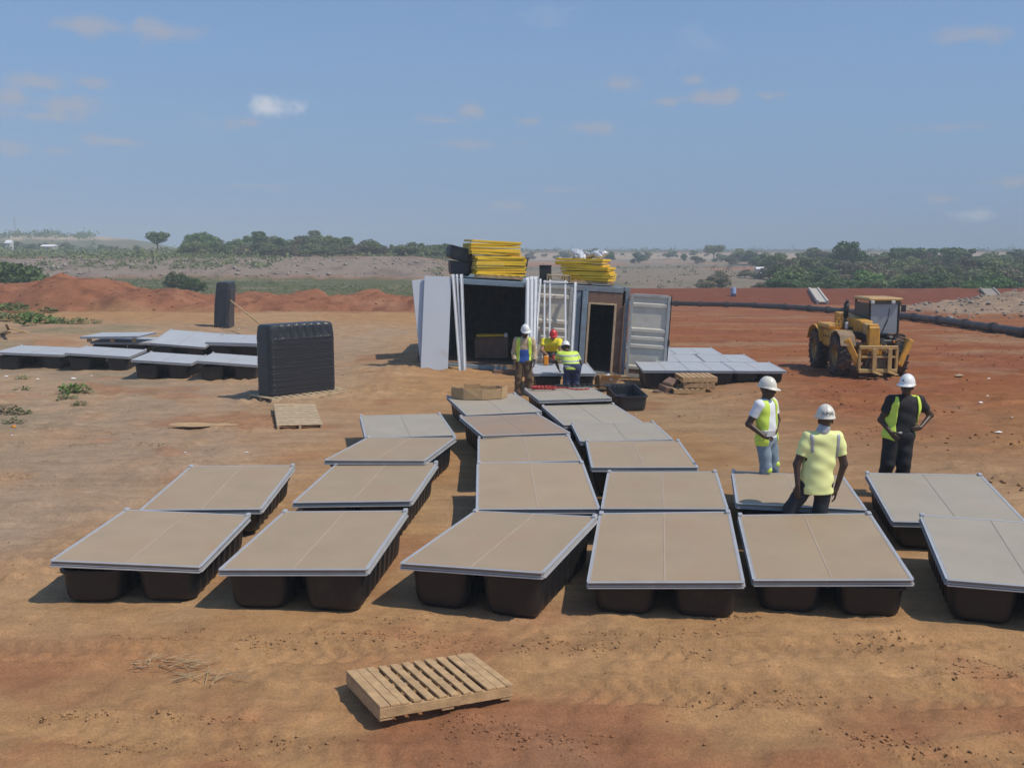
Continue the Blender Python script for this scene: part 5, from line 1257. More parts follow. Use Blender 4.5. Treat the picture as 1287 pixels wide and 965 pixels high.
def helmet(par, c, f, up, m, tilt=0., text=None, peak=True, emblem=False, sc_=1.):
    f = unit(f); up = unit(up); f = unit(f - up * (f @ up)); r = np.cross(f, up)
    M = Matrix([[r[i], f[i], up[i]] for i in range(3)]).to_4x4(); M = Matrix.Translation(Vector(c)) @ M @ Matrix.Rotation(R(tilt), 4, 'X') @ Matrix.Scale(sc_, 4)
    b = MB(); prof = [(.122, 0), (.128, -.004), (.128, .004), (.120, .010)]
    n = 40; prof += [(.118 * math.cos(R(a)), .014 + .138 * math.sin(R(a))) for a in range(6, 90, 8)] + [(0, .152)]
    vs = []; k = len(prof)
    for i in range(n):
        t = 2 * math.pi * i / n; fr = math.sin(t)
        for j, (rr, z) in enumerate(prof):
            ridge = .006 * max(0, 1 - abs(math.cos(t)) / .16) * min(1, rr / .05) if j > 4 else 0
            e = 1.0
            pk = 0
            if peak and fr > 0 and j < 3: pk = .048 * max(0, (fr - .25) / .75) ** .7; 
            R2 = rr + pk; z2 = z - (.012 * (pk / .048) if pk else 0)
            vs.append((R2 * .90 * math.cos(t), R2 * 1.08 * math.sin(t), z2 + ridge))
    b.add(vs, [(i * k + j, ((i + 1) % n) * k + j, ((i + 1) % n) * k + j + 1, i * k + j + 1) for i in range(n) for j in range(k - 1)], M)
    # inside
    b.add([M.inverted() @ (M @ Vector(v)) for v in []], [])
    ins = [(.110 * .9 * math.cos(2 * math.pi * i / n), .110 * 1.08 * math.sin(2 * math.pi * i / n), .012) for i in range(n)]
    o = b.build('helmet', m, par, True)
    b = MB().add(ins + [(x * 1.13, y * 1.13, -.003) for x, y, z in ins], [(i, (i + 1) % n, n + (i + 1) % n, n + i) for i in range(n)], M); b.build('helmet_band', m_black, o, True)
    if text:
        cu = bpy.data.curves.new('helmet_lettering', 'FONT'); cu.body = text; cu.size = .052; cu.align_x = 'CENTER'; cu.extrude = .0006
        to = link(bpy.data.objects.new('helmet_lettering', cu)); dg = bpy.context.evaluated_depsgraph_get(); me = bpy.data.meshes.new_from_object(to.evaluated_get(dg)); bpy.data.objects.remove(to)
        # wrap the letters round the back of the dome
        for v in me.vertices:
            x, y, z = v.co; y *= 1.1; th = x / .112; el = (y + .030) / .138; rr = .1205 * math.cos(min(el, 1.2)) + z
            v.co = M @ Vector((rr * .90 * -math.sin(th) * -1 if False else rr * .905 * math.sin(th), -rr * 1.085 * math.cos(th), .014 + .1395 * math.sin(min(el, 1.2))))
        me.materials.append(m_ink); o2 = link(bpy.data.objects.new('lettering', me)); parent(o2, o)
    if emblem:
        b = MB(); vs = []
        for i in range(12):
            t = R(90 - 14) + .11 * math.cos(i * math.pi / 6); el = .36 + .10 * math.sin(i * math.pi / 6); rr = .1205 * math.cos(el); vs.append((rr * .905 * math.cos(t), rr * 1.09 * math.sin(t), .016 + .1395 * math.sin(el)))
        b.add(vs, [tuple(range(12))], M); b.build('emblem', m_ink, o)
    return o
def fold(X, Y, Z, amp, seed=0, sx=9., sz=5.):
    return amp * (np.sin(X * sx + 2.3 * np.sin(Z * sz + seed) + seed) * np.cos(Y * sx * 1.2 + 1.7 * np.sin(Z * sz * 1.6 + seed * 2)) + .6 * np.sin(Z * 38 + 5 * X + 4 * Y + seed) * np.sin(X * 17 + seed))
class Person:
    """J: joints in local metres (feet origin). lat = direction of the right shoulder seen by the figure itself does not matter: L/R are image left/right"""
    def __init__(s, loc, J, tf, hf, hup, label, skin, h=.010, build=1.0):
        s.J = {k: V3(*v) for k, v in J.items()}; s.tf = unit(tf); s.h = h; s.bd = build; s.skin = skin
        pts = np.array(list(s.J.values())); s.lo = pts.min(0) - .30; s.hi = pts.max(0) + .28; s.lo[2] = min(s.lo[2], -.06); s.hi[2] = s.J['head'][2] + .18
        S = Sdf(s.lo, s.hi, h * .85); j = s.J; s.torso(S, 0); s.legs(S, 0); s.arms(S, 0)
        S.cone(j['neck'] - V3(0, 0, .04), j['head'] - unit(hup) * .05 - unit(hf) * .01, .058, .056, .03)
        head(S, j['head'], hf, hup)
        for side in 'LR':
            if 'hd' + side in j: hand(S, j['wr' + side], j['hd' + side], j['pn' + side], j['th' + side], s.J.get('cu' + side, [.6])[0])
            if 'toe' + side in j:
                a, t_ = j['an' + side], j['toe' + side]; S.cone(a - V3(0, 0, .03), t_, .042, .034, .02)
        me = S.mesh('person', skin); s.o = link(bpy.data.objects.new('person', me)); s.o.location = loc
        tag(s.o, label, 'person'); s.hf, s.hup = hf, hup
    def torso(s, S, g):
        j = s.J; b = s.bd; up = j['neck'] - j['pelvis']; fd = s.tf; ch = j['pelvis'] * .36 + j['neck'] * .64; wa = j['pelvis'] * .68 + j['neck'] * .32
        lat = unit(j['shR'] - j['shL']); f = (fd, .66)
        S.cone(j['shL'] * .8 + j['shR'] * .2 - V3(0, 0, .02), j['shR'] * .8 + j['shL'] * .2 - V3(0, 0, .02), .075 + g, .075 + g, .05)
        S.cone(ch - lat * .055, ch + lat * .055, .130 * b + g, .130 * b + g, .06, f)
        S.cone(wa - lat * .045, wa + lat * .045, .118 * b + g, .118 * b + g, .08, f)
        S.cone(ch, wa, .135 * b + g, .13 * b + g, .05, f); S.cone(wa, j['pelvis'], .13 * b + g, .135 * b + g, .05, f)
        hl = unit(j['hpR'] - j['hpL']); S.cone(j['hpL'] + hl * .03, j['hpR'] - hl * .03, .118 * b + g, .118 * b + g, .05, (fd, .85))
        S.cone(ch, j['neck'] - V3(0, 0, .03), .10 + g, .060 + g, .06, f)
    def legs(s, S, g, lower=True, gk=None):
        j = s.J; b = s.bd; gk = g if gk is None else gk
        for q in 'LR':
            S.cone(j['hp' + q], j['kn' + q], .088 * b + g, .060 * b + gk, .03)
            m_ = j['kn' + q] * .62 + j['an' + q] * .38 - s.tf * .012
            S.cone(j['kn' + q], m_, .058 + gk, .058 + gk, .03); S.cone(m_, j['an' + q], .056 + gk, .040 + gk * 1.3, .02)
    def arms(s, S, g, lower=True, upper=1., k=.03, r0=.058):
        j = s.J
        for q in 'LR':
            e = j['sh' + q] + (j['el' + q] - j['sh' + q]) * upper
            S.cone(j['sh' + q], e, r0 + g, (.058 * (1 - upper) + .044 * upper) + g, k)
            if lower: S.cone(j['el' + q], j['wr' + q], .042 + g, .028 + g, .02)
    def add(s, name, m, fn, h=None, par=None):
        S = Sdf(s.lo, s.hi, h or s.h * .9); fn(s, S); me = S.mesh(name, m); o = link(bpy.data.objects.new(name, me)); parent(o, par or s.o); return o
    def trousers(s, m, waist, amp=.006, g=.016, gk=.024, boots=True, seed=1.):
        def fn(p, S):
            j = p.J; hl = j['hpR'] - j['hpL']
            S.cone(j['hpL'] + unit(hl) * .03, j['hpR'] - unit(hl) * .03, .118 * p.bd + g, .118 * p.bd + g, .05, (p.tf, .86)); S.cone(j['pelvis'], j['pelvis'] + V3(0, 0, .16) * 1, .135 * p.bd + g * .6, .128 * p.bd + g * .6, .05, (p.tf, .66)) if waist is not None and waist > .5 else None
            p.legs(S, g, True, gk); X, Y, Z = S.full(); S.d = S.d - fold(X, Y, Z, amp, seed, 11, 7)
            if waist is not None: S.d = np.maximum(S.d, Z - waist)
        o = s.add('trousers', m, fn)
        if boots:
            for q in 'LR':
                if 'toe' + q not in s.J: continue
                a, t_ = s.J['an' + q], s.J['toe' + q]; S = Sdf(np.minimum(a, t_) - .14, np.maximum(a, t_) + .14, .008); S.cone(a + V3(0, 0, .04), a - V3(0, 0, .02), .056, .056, .02); S.cone(a - V3(0, 0, .035), t_, .050, .042, .02); d = unit(t_ - a); S.cone(a - V3(0, 0, .04) - d * .04, a - V3(0, 0, .04), .042, .045, .02)
                X, Y, Z = S.full(); S.d = np.maximum(S.d, (min(a[2], t_[2]) - .075) - Z); me = S.mesh('boot', m_black); parent(link(bpy.data.objects.new('boot', me)), s.o)
        return o
    def shirt(s, m, hem, sleeve, g=.018, amp=.005, name='shirt', seed=2., flare=.0, r0=.066):
        def fn(p, S):
            p.torso(S, g); 
            if flare:
                j = p.J; S.cone(j['pelvis'] + V3(0, 0, .22), j['pelvis'] - V3(0, 0, .14), .150 * p.bd + g, .150 * p.bd + flare, .04, (p.tf, .80))
            up_ = min(sleeve, 1.); p.arms(S, g, False, up_, .035, r0)
            if sleeve > 1:
                for q in 'LR': S.cone(p.J['el' + q], p.J['el' + q] + (p.J['wr' + q] - p.J['el' + q]) * (sleeve - 1), .046 + g, .034 + g, .02)
            X, Y, Z = S.full(); S.d = S.d - fold(X, Y, Z, amp, seed, 13, 9)
            n = p.J['neck']; S.d = np.maximum(S.d, Z - (n[2] + .015 - .0 * X))
            S.d = np.maximum(S.d, hem - Z) if not callable(hem) else np.maximum(S.d, hem(X, Y, Z))
            # cut square sleeve ends
            if sleeve <= 1:
                for q in 'LR':
                    a, e = p.J['sh' + q], p.J['el' + q]; d = unit(e - a); c = a + (e - a) * sleeve; w = V3(*c)
                    dist = (X - c[0]) * d[0] + (Y - c[1]) * d[1] + (Z - c[2]) * d[2]; rad = np.sqrt((X - c[0]) ** 2 + (Y - c[1]) ** 2 + (Z - c[2]) ** 2)
                    cut = np.where(rad < .088, dist, -1); S.d = np.maximum(S.d, cut)
        return s.add(name, m, fn)
    def vest(s, m, hem, open_=.06, g=.034, bands=(), amp=.004, name='vest', armhole=.10, tape=m_tape, seed=3.):
        """sleeveless vest, open down the front by half-width open_"""
        def shape(p, S, gg):
            p.torso(S, gg); X, Y, Z = S.full(); S.d = S.d - fold(X, Y, Z, amp, seed, 12, 8)
            n = p.J['neck']; S.d = np.maximum(S.d, Z - (n[2] - .0)); S.d = np.maximum(S.d, hem - Z)
            lat = unit(p.J['shR'] - p.J['shL'])
            for q, sg in (('L', -1), ('R', 1)):
                c = p.J['sh' + q] + lat * sg * .035 + V3(0, 0, -.03)
                dist = ((X - c[0]) * lat[0] + (Y - c[1]) * lat[1] + (Z - c[2]) * lat[2]) * sg
                S.d = np.maximum(S.d, np.where(Z > c[2] - .20, dist, -1))
            if open_ > 0:
                c = (p.J['shR'] + p.J['shL']) / 2; f = p.tf
                l = np.abs((X - c[0]) * lat[0] + (Y - c[1]) * lat[1]); fr = (X - c[0]) * f[0] + (Y - c[1]) * f[1]
                # follow the torso centre line
                w = open_ * (1 + .35 * np.clip((c[2] - Z) / .6, 0, 1)); S.d = np.maximum(S.d, np.minimum(w - l, fr + .0))
        o = s.add(name, m, lambda p, S: shape(p, S, g))
        for z0, z1 in bands:
            def fn(p, S):
                shape(p, S, g + .004); X, Y, Z = S.full(); S.d = np.maximum(S.d, np.maximum(z0 - Z, Z - z1))
            s.add('reflective_band', tape, fn, par=o)
        return o
def JJ(**k): return k

# man on the left: white shirt, open vest, pale jeans, hands in front
P1 = Person((3.53, 13.62, 0), JJ(pelvis=(.02, 0, .90), neck=(-.02, -.01, 1.44), shL=(-.135, -.13, 1.375), shR=(.10, .13, 1.375), hpL=(-.045, -.07, .88), hpR=(.075, .06, .88),
    knL=(-.01, -.11, .49), knR=(.14, .06, .49), anL=(-.03, -.07, .09), anR=(.13, .12, .09), toeL=(.10, -.17, .045), toeR=(.26, .03, .045), elL=(-.275, -.13, 1.115), elR=(.20, .17, 1.12),
    wrL=(-.085, -.235, .965), wrR=(.13, -.02, .985), head=(.0, -.02, 1.575), hdL=(.9, -.1, -.25), pnL=(-.2, .6, -.5), thL=(0, 0, 1), cuL=(.9, 0, 0), hdR=(-.5, -.6, -.3), pnR=(-.5, .5, 0), thR=(0, 0, 1), cuR=(.8, 0, 0)),
    (.72, -.69, 0), (.86, -.5, -.06), (.06, 0, 1), 'man in white shirt, open yellow vest and pale jeans standing left of the other two', m_skin)
P1.trousers(m_jeans, .92, .006)
P1.shirt(m_wshirt, .84, .62, g=.016)
P1.vest(m_hiviz, .76, .085, bands=((.98, 1.03),))
for q, dx in (('L', 0), ('R', 0)):
    kp = P1.J['kn' + q] + V3(.03, -.075, -.01 + (.05 if q == 'R' else 0))
    b = MB().lathe([(0, .012), (.03, .010), (.042, -.002), (.038, -.02)], 9, Matrix.Translation(kp) @ Matrix.Rotation(R(80), 4, 'X')); b.build('knee_patch', m_hiviz, P1.o, True)
helmet(P1.o, P1.J['head'] + V3(-.004, .004, .035), (.86, -.5, -.06), (.02, 0, 1), m_hat_c, -6)
b = MB().box((0, 0, 0), (.12, .01, .09), Euler((.3, 0, .3)).to_quaternion()); b.build('folded_paper', m_paper, P1.o, loc=tuple(P1.J['wrL'] + V3(.09, -.04, .045)))

# man with his back turned, between two decks
P2 = Person((3.58, 11.40, -.05), JJ(pelvis=(-.015, 0, .83), neck=(.04, 0, 1.40), shL=(-.135, -.01, 1.335), shR=(.215, .01, 1.335), hpL=(-.10, 0, .81), hpR=(.075, 0, .81), knL=(-.30, .02, .50), knR=(.045, .0, .45),
    anL=(-.36, .0, .09), anR=(.05, .0, .09), toeL=(-.42, .12, .045), toeR=(.08, .13, .045), elL=(-.255, -.02, 1.03), elR=(.295, -.02, 1.03), wrL=(-.255, -.09, .80), wrR=(.215, -.03, .745), head=(.065, .01, 1.535),
    hdL=(-.05, -.1, -1), pnL=(.6, .5, 0), thL=(.5, .8, 0), cuL=(.45, 0, 0), hdR=(-.1, -.05, -1), pnR=(-.8, .2, 0), thR=(-.3, .8, 0), cuR=(.5, 0, 0)),
    (.10, 1, 0), (.05, 1, -.05), (0, 0, 1), 'man seen from behind in a pale yellow shirt, standing between the decks', m_skin, build=.98)
P2.o.scale = (1, 1, 1.03)
P2.trousers(m_dark_tr, .88, .006)
so = P2.shirt(m_hiviz_pale, .70, .66, g=.018, amp=.008, flare=.050, r0=.056)
def strap(x0, w):
    def fn(p, S):
        p.torso(S, .023); p.arms(S, .022, False, .5, .035, .056); X, Y, Z = S.full(); S.d = S.d - fold(X, Y, Z, .006, 2., 13, 9)
        S.d = np.maximum(S.d, np.maximum(np.abs(X - x0 - (1.3 - Z) * .04 * (1 if x0 < 0 else -.6)) - w, np.maximum(1.06 - Z, Z - 1.385))); S.d = np.maximum(S.d, Y - .02)
    return fn
P2.add('reflective_strap', m_tape, strap(-.105, .022), par=so); P2.add('reflective_strap', m_tape, strap(.205, .020), par=so)
P2.add('collar', m_tape, lambda p, S: (S.cone(V3(.04, 0, 1.405), V3(.05, 0, 1.435), .082, .074, .01),))
helmet(P2.o, P2.J['head'] + V3(0, 0, .030), (.05, 1, -.05), (0, 0, 1), m_hat_c, 0, text='SUMAS')

# man in black on the right, hands on hips
P3 = Person((5.50, 13.85, 0), JJ(pelvis=(-.03, 0, .92), neck=(.035, 0, 1.455), shL=(-.155, -.01, 1.385), shR=(.235, .02, 1.375), hpL=(-.125, 0, .90), hpR=(.065, 0, .90), knL=(-.17, -.03, .49), knR=(.045, -.03, .49),
    anL=(-.22, .02, .09), anR=(.06, .02, .09), toeL=(-.28, -.12, .045), toeR=(.10, -.13, .045), elL=(-.27, .06, 1.10), elR=(.435, .07, 1.165), wrL=(-.19, -.11, .955), wrR=(.235, -.09, 1.015), head=(.045, -.02, 1.585),
    hdL=(.5, -.35, -.6), pnL=(.5, .6, 0), thL=(0, .6, .5), cuL=(.6, 0, 0), hdR=(-.9, -.3, -.12), pnR=(-.2, .9, 0), thR=(0, .2, .9), cuR=(.6, 0, 0)),
    (-.25, -.97, 0), (-.62, -.78, -.05), (-.03, 0, 1), 'man in black clothes with open yellow vest, hand on hip, standing at right', m_skin, build=1.10)
P3.trousers(m_black_cl, .95, .008, g=.026, gk=.036)
P3.shirt(m_black_cl, .90, .60, g=.020, r0=.068)
P3.vest(m_hiviz, .80, .135, g=.040, bands=())
b = MB().box((0, 0, 0), (.05, .012, .035), bev=.003); b.build('belt_buckle', m_rail, P3.o, loc=(-.055, -.125, .945))
helmet(P3.o, P3.J['head'] + V3(.0, 0, .034), (-.62, -.78, -.02), (.05, 0, 1), m_hat, -2, emblem=True)

# three at the workbench
gb = 0.0
PA = Person((.28, 23.62, 0), JJ(pelvis=(0, 0, .88), neck=(.01, -.03, 1.42), shL=(-.17, -.02, 1.345), shR=(.19, -.02, 1.345), hpL=(-.09, 0, .86), hpR=(.10, 0, .86), knL=(-.12, -.02, .47), knR=(.11, -.03, .47),
    anL=(-.14, .02, .09), anR=(.12, .02, .09), toeL=(-.17, -.12, .045), toeR=(.14, -.12, .045), elL=(-.235, .0, 1.06), elR=(.26, .0, 1.06), wrL=(-.22, -.10, .83), wrR=(.25, -.12, .84), head=(.04, -.08, 1.555),
    hdL=(.1, -.35, -.9), pnL=(.8, -.3, 0), thL=(.3, -.8, 0), cuL=(.5, 0, 0), hdR=(-.1, -.4, -.9), pnR=(-.8, -.3, 0), thR=(-.3, -.8, 0), cuR=(.5, 0, 0)),
    (.05, -1, 0), (.25, -.8, -.5), (0, -.3, 1), 'worker in white helmet and brown trousers standing left of the workbench', m_skin, h=.013, build=.95)
PA.trousers(m_brown_cl, .88, .008, g=.024, gk=.034); PA.shirt(m_tan, .90, 1.92, g=.016); PA.vest(m_hiviz, .84, .09, g=.034)
PA.add('undershirt', m_blue_cl, lambda p, S: (p.torso(S, .026), setattr(S, 'd', np.maximum(S.d, np.maximum(S.full()[2] - 1.14, .82 - S.full()[2])))))
helmet(PA.o, PA.J['head'] + V3(0, .01, .035), (.25, -.8, -.4), (0, -.3, 1), m_hat, 0)
PB = Person((1.04, 25.95, -.06), JJ(pelvis=(-.02, .28, .88), neck=(.0, -.12, 1.25), shL=(-.20, -.12, 1.17), shR=(.19, -.12, 1.17), hpL=(-.11, .25, .86), hpR=(.08, .25, .86), knL=(-.14, .12, .48), knR=(.10, .10, .48),
    anL=(-.14, .25, .09), anR=(.12, .25, .09), toeL=(-.16, .10, .045), toeR=(.12, .10, .045), elL=(-.27, -.32, .96), elR=(.22, -.36, .93), wrL=(-.07, -.52, .80), wrR=(.04, -.56, .80), head=(.03, -.24, 1.34),
    hdL=(.3, -.5, -.6), pnL=(.6, 0, -.4), thL=(.3, 0, .8), cuL=(1.0, 0, 0), hdR=(-.3, -.4, -.6), pnR=(-.6, 0, -.4), thR=(-.3, 0, .8), cuR=(1.0, 0, 0)),
    (0, -.75, -.6), (.05, -.7, -.75), (0, -.6, .75), 'worker in red helmet and yellow shirt leaning over the workbench with a drill', m_skin2, h=.013)
PB.trousers(m_dark_tr, .95, .006); PB.shirt(m_hiviz_or, lambda X, Y, Z: (.88 - Z) , .55, g=.024, r0=.072)
helmet(PB.o, PB.J['head'] + V3(0, .01, .030), (.05, -.85, -.4), (0, -.35, .9), m_hat_r, 0, sc_=.92)
PC = Person((1.36, 23.12, -.07), JJ(pelvis=(.06, .02, .84), neck=(-.06, .34, 1.16), shL=(-.22, .28, 1.10), shR=(.14, .34, 1.08), hpL=(-.04, .02, .82), hpR=(.15, .02, .82), knL=(-.07, .05, .46), knR=(.13, .06, .46),
    anL=(-.06, -.06, .09), anR=(.15, -.04, .09), toeL=(-.08, .08, .045), toeR=(.18, .10, .045), elL=(-.31, .44, .90), elR=(.27, .34, .86), wrL=(-.24, .64, .72), wrR=(.25, .52, .68), head=(-.085, .44, 1.24),
    hdL=(.2, .6, -.6), pnL=(.6, .3, 0), thL=(.3, 0, .8), cuL=(.8, 0, 0), hdR=(-.2, .6, -.5), pnR=(-.6, .3, 0), thR=(-.3, 0, .8), cuR=(.8, 0, 0)),
    (-.1, .75, -.55), (-.05, .75, -.6), (0, .5, .8), 'worker in striped vest and navy trousers bending over the workbench', m_skin, h=.013)
PC.trousers(m_navy, .92, .007, g=.026, gk=.032); PC.shirt(m_hiviz, .78, .62, g=.026, r0=.07)
def cband(zz):
    def fn(p, S):
        p.torso(S, .032); p.arms(S, .030, False, .55, .035, .07); X, Y, Z = S.full(); t_ = Z + .30 * (Y - .1) * -.2; S.d = S.d - fold(X, Y, Z, .005, 2., 13, 9); S.d = np.maximum(S.d, np.abs(t_ - zz) - .020)
    return fn
for zz in (.87, .97, 1.08): PC.add('reflective_band', m_tape, cband(zz))
helmet(PC.o, PC.J['head'] + V3(0, 0, .03), (-.05, .75, -.5), (0, .45, .85), m_hat, 0)
# cordless drill in the red-helmeted worker's hands
dx, dy, dz = 1.04 - .0, 25.95 - .60, .70
t = empty('power_drill', (dx, dy, .60), 0, 'red and black power drill standing on the workbench under the red-helmeted worker', 'drill')
MB().box((0, 0, .05), (.16, .12, .08), bev=.015).build('battery', m_black, t); MB().box((.02, 0, .15), (.07, .07, .16), bev=.02).build('handle', m_red, t)
MB().tube((.06, .02, .24), (-.10, -.03, .20), .045, .035).build('drill_body', m_black, t, True); MB().tube((-.10, -.03, .20), (-.20, -.06, .17), .022, .008).build('chuck', m_rail, t, True)
o = MB().box((0, 0, 0), (.12, .10, .24), bev=.02).build('tool_case', m_orange); o.location = (dx - .17, dy - .05, .675); tag(o, 'orange tool case on the workbench beside the power drill', 'case')

# ------------------------------------------------------------------ trees
def tree_variant(kind, seed):
    r = np.random.RandomState(seed); rr = random.Random(seed)
    H = 1.0; b = MB()
    if kind == 'umbrella': trunk_h, cr = .42, [(r.uniform(-.42, .42), r.uniform(-.42, .42), r.uniform(.58, .86), r.uniform(.12, .22)) for _ in range(16)]
    elif kind == 'tall': trunk_h, cr = .35, [(r.uniform(-.20, .20), r.uniform(-.2, .2), z, .10 + .12 * math.sin(math.pi * min(1, (z - .25) * 1.25)) * r.uniform(.7, 1.2)) for z in r.uniform(.32, .93, 15)]
    elif kind == 'bush': trunk_h, cr = .15, [(r.uniform(-.50, .50), r.uniform(-.5, .5), r.uniform(.18, .80), r.uniform(.14, .25)) for _ in range(18)]
    else: trunk_h, cr = .30, [(r.uniform(-.36, .36), r.uniform(-.36, .36), r.uniform(.34, .84), r.uniform(.12, .23)) for _ in range(18)]
    cr = [(x * (1.05 - .55 * z ** 2), y * (1.05 - .55 * z ** 2), z, s) for x, y, z, s in cr] if kind != 'umbrella' else cr
    b.tube((0, 0, -.05), (.01, 0, trunk_h * .6), .030, .024, 8, False); b.tube((.01, 0, trunk_h * .6), (-.005, .01, trunk_h), .024, .018, 8, False)
    for x, y, z, s in cr[:10]:
        p = Vector((x * .35, y * .35, trunk_h + (z - trunk_h) * .45)); b.tube((-.005, .01, trunk_h * .9), p, .016, .010, 5, False); b.tube(p, (x, y, z), .010, .004, 5, False)
    vs = []; fs = []
    for x, y, z, s in cr:
        n = int(95 * (s / .16) ** 1.6)
        d = r.normal(size=(n, 3)); d /= np.linalg.norm(d, axis=1)[:, None]; rad = s * (.45 + .62 * r.rand(n) ** .6); c = np.array([x, y, z]) + d * rad[:, None] * np.array([1.15, 1.15, .72])
        nn = d + .7 * r.normal(size=(n, 3)); nn /= np.linalg.norm(nn, axis=1)[:, None]; u_ = np.cross(nn, r.normal(size=(n, 3))); u_ /= np.linalg.norm(u_, axis=1)[:, None]; w_ = np.cross(nn, u_)
        sz = (.018 + .026 * r.rand(n))[:, None]
        k = len(vs) * 0
        for a_, b_ in ((-1, -.6), (.9, -.8), (1.1, .7), (-.7, 1)): pass
        q = np.stack([c - u_ * sz - w_ * sz * .6, c + u_ * sz * .9 - w_ * sz * .8, c + u_ * sz * 1.1 + w_ * sz * .7, c - u_ * sz * .7 + w_ * sz], 1); vs.append(q.reshape(-1, 3))
    V = np.concatenate(vs); Fq = np.arange(len(V)).reshape(-1, 4)
    return b.mesh('trunk', m_trunk, True), (V, Fq)
TV = {}
for kind, seeds in (('broad', (1, 2, 3)), ('tall', (4, 5)), ('umbrella', (6,)), ('bush', (7, 8, 9))):
    for s in seeds:
        tm, (V, Fq) = tree_variant(kind, s)
        for mi in range(4): TV[kind, s, mi] = (tm, npmesh('crown', V, Fq, m_leaf[mi], smooth=False))
def tree(x, y, h, kind, mi, label, group=None, wid=1., cat='tree', name='tree', sink=0.):
    s = rnd.choice({'broad': (1, 2, 3), 'tall': (4, 5), 'umbrella': (6,), 'bush': (7, 8, 9)}[kind]); tm, cm = TV[kind, s, mi]
    t = empty(name, (x, y, gz(x, y) - sink), rnd.uniform(0, 6.28), label, cat, group); t.scale = (h * wid, h * wid, h)
    inst('trunk', tm, t); inst('crown', cm, t); return t
def treepx(px, rtop, y, kind, mi, label, group=None, wid=1., **k):
    x = (px - 643.5) / F * y; z0 = gz(x, y); zt_ = aty(px, rtop, y).z; return tree(x, y, max(.6, zt_ - z0), kind, mi, label, group, wid, **k)
# left
treepx(202, 290, 215, 'umbrella', 0, 'lone spreading tree standing clear at the left, left of the tree line', wid=.95)
treepx(228, 338, 110, 'bush', 1, 'shrub on the green flat behind the far float stack, left one', 'shrubs on the green flat', 1.0, cat='shrub', name='shrub')
treepx(246, 345, 105, 'bush', 0, 'shrub on the green flat behind the far float stack, right one', 'shrubs on the green flat', 1.0, cat='shrub', name='shrub')
treepx(187, 362, 78, 'bush', 3, 'low dry bush in the dip between the red heaps', None, 1.5, cat='bush', name='bush')
treepx(162, 318, 180, 'bush', 0, 'small dark bush on the slope left of the lone spreading tree', None, .8, cat='bush', name='bush')
GTL = 'trees in the line behind the quarry edge at left'
for i, px in enumerate(range(238, 560, 8)):
    y = 205 + (i * 37 % 50); top = 292 + 7 * abs(math.sin(px * .045 + 1)) + (8 if px > 440 else 0) + (px > 500) * 4 + rnd.uniform(-3, 3)
    treepx(px + rnd.uniform(-4, 4), top, y, rnd.choice(['broad', 'broad', 'tall', 'bush']), rnd.choice([0, 1, 1, 1, 3, 0] if px > 262 else [2]), 'leafy tree in the line behind the quarry edge', GTL, rnd.uniform(.85, 1.25))
for i, px in enumerate(range(244, 560, 15)):
    treepx(px + rnd.uniform(-5, 5), 305 + rnd.uniform(-3, 4), 200 + rnd.uniform(-4, 3), 'bush', rnd.choice([0, 1, 1, 3]), 'low tree along the foot of the tree line behind the quarry', 'low trees along the foot of the left tree line', rnd.uniform(1.0, 1.5))
for i, px in enumerate(range(-20, 240, 13)):
    treepx(px + rnd.uniform(-5, 5), 306 + rnd.uniform(-3, 5) + (4 if px > 100 else 0), 330 + rnd.uniform(-30, 40), 'bush' if i % 3 else 'broad', rnd.choice([0, 1, 1, 0]), 'far bushy tree on the low rise at the left horizon', 'far trees on the left rise', rnd.uniform(1.2, 1.9))
for i, px in enumerate((-12, 4, 18, 32, 8, 25)):
    treepx(px, 328 + rnd.uniform(-3, 6), 95 + 4 * (i % 3), 'bush', rnd.choice([0, 2, 0]), 'green bush behind the red heap at the far left', 'bushes behind the red heap', 1.5, cat='bush', name='bush')
# behind the containers and centre
GTC = 'hazy trees on the far sandy bank'
for px, rt, y, k_, mi, w in ((765, 316, 330, 'broad', 0, 1.0), (802, 318, 340, 'bush', 0, 1.1), (812, 316, 420, 'tall', 1, 1.2), (840, 316, 440, 'broad', 1, 1.2), (858, 319, 380, 'tall', 0, 1), (874, 321, 330, 'bush', 3, 1.4), (895, 307, 400, 'umbrella', 1, 1.1),
                          (870, 314, 470, 'broad', 1, 1.4), (826, 321, 470, 'bush', 0, 1.5), (785, 322, 470, 'bush', 3, 1.3), (905, 318, 380, 'bush', 1, 1.4), (925, 312, 330, 'broad', 1, 1.4), (940, 313, 320, 'broad', 1, 1.3), (915, 322, 300, 'bush', 3, 1.4), (746, 312, 430, 'broad', 0, 1.3)):
    treepx(px, rt, y, k_, mi, 'hazy tree on the far sandy bank', GTC, w)
for i in range(34):
    px = 560 + i * 12.5; y = 430 + (i * 53 % 70)
    treepx(px + rnd.uniform(-5, 5), 317.5 + rnd.uniform(-2.5, 3.5), y, 'bush' if i % 3 else 'broad', rnd.choice([0, 1, 1, 3]), 'small hazy tree along the skyline behind the containers', 'small hazy trees along the skyline', rnd.uniform(1.1, 1.9))
for px, rt, y in ((905, 337, 180), (896, 341, 150), (935, 336, 190), (950, 338, 185), (962, 349, 140), (885, 349, 140)):
    treepx(px, rt + 2, y, 'bush', 3, 'low dry shrub on the brown field beyond the red bank', 'dry shrubs on the brown field', 1.6, cat='shrub', name='shrub')
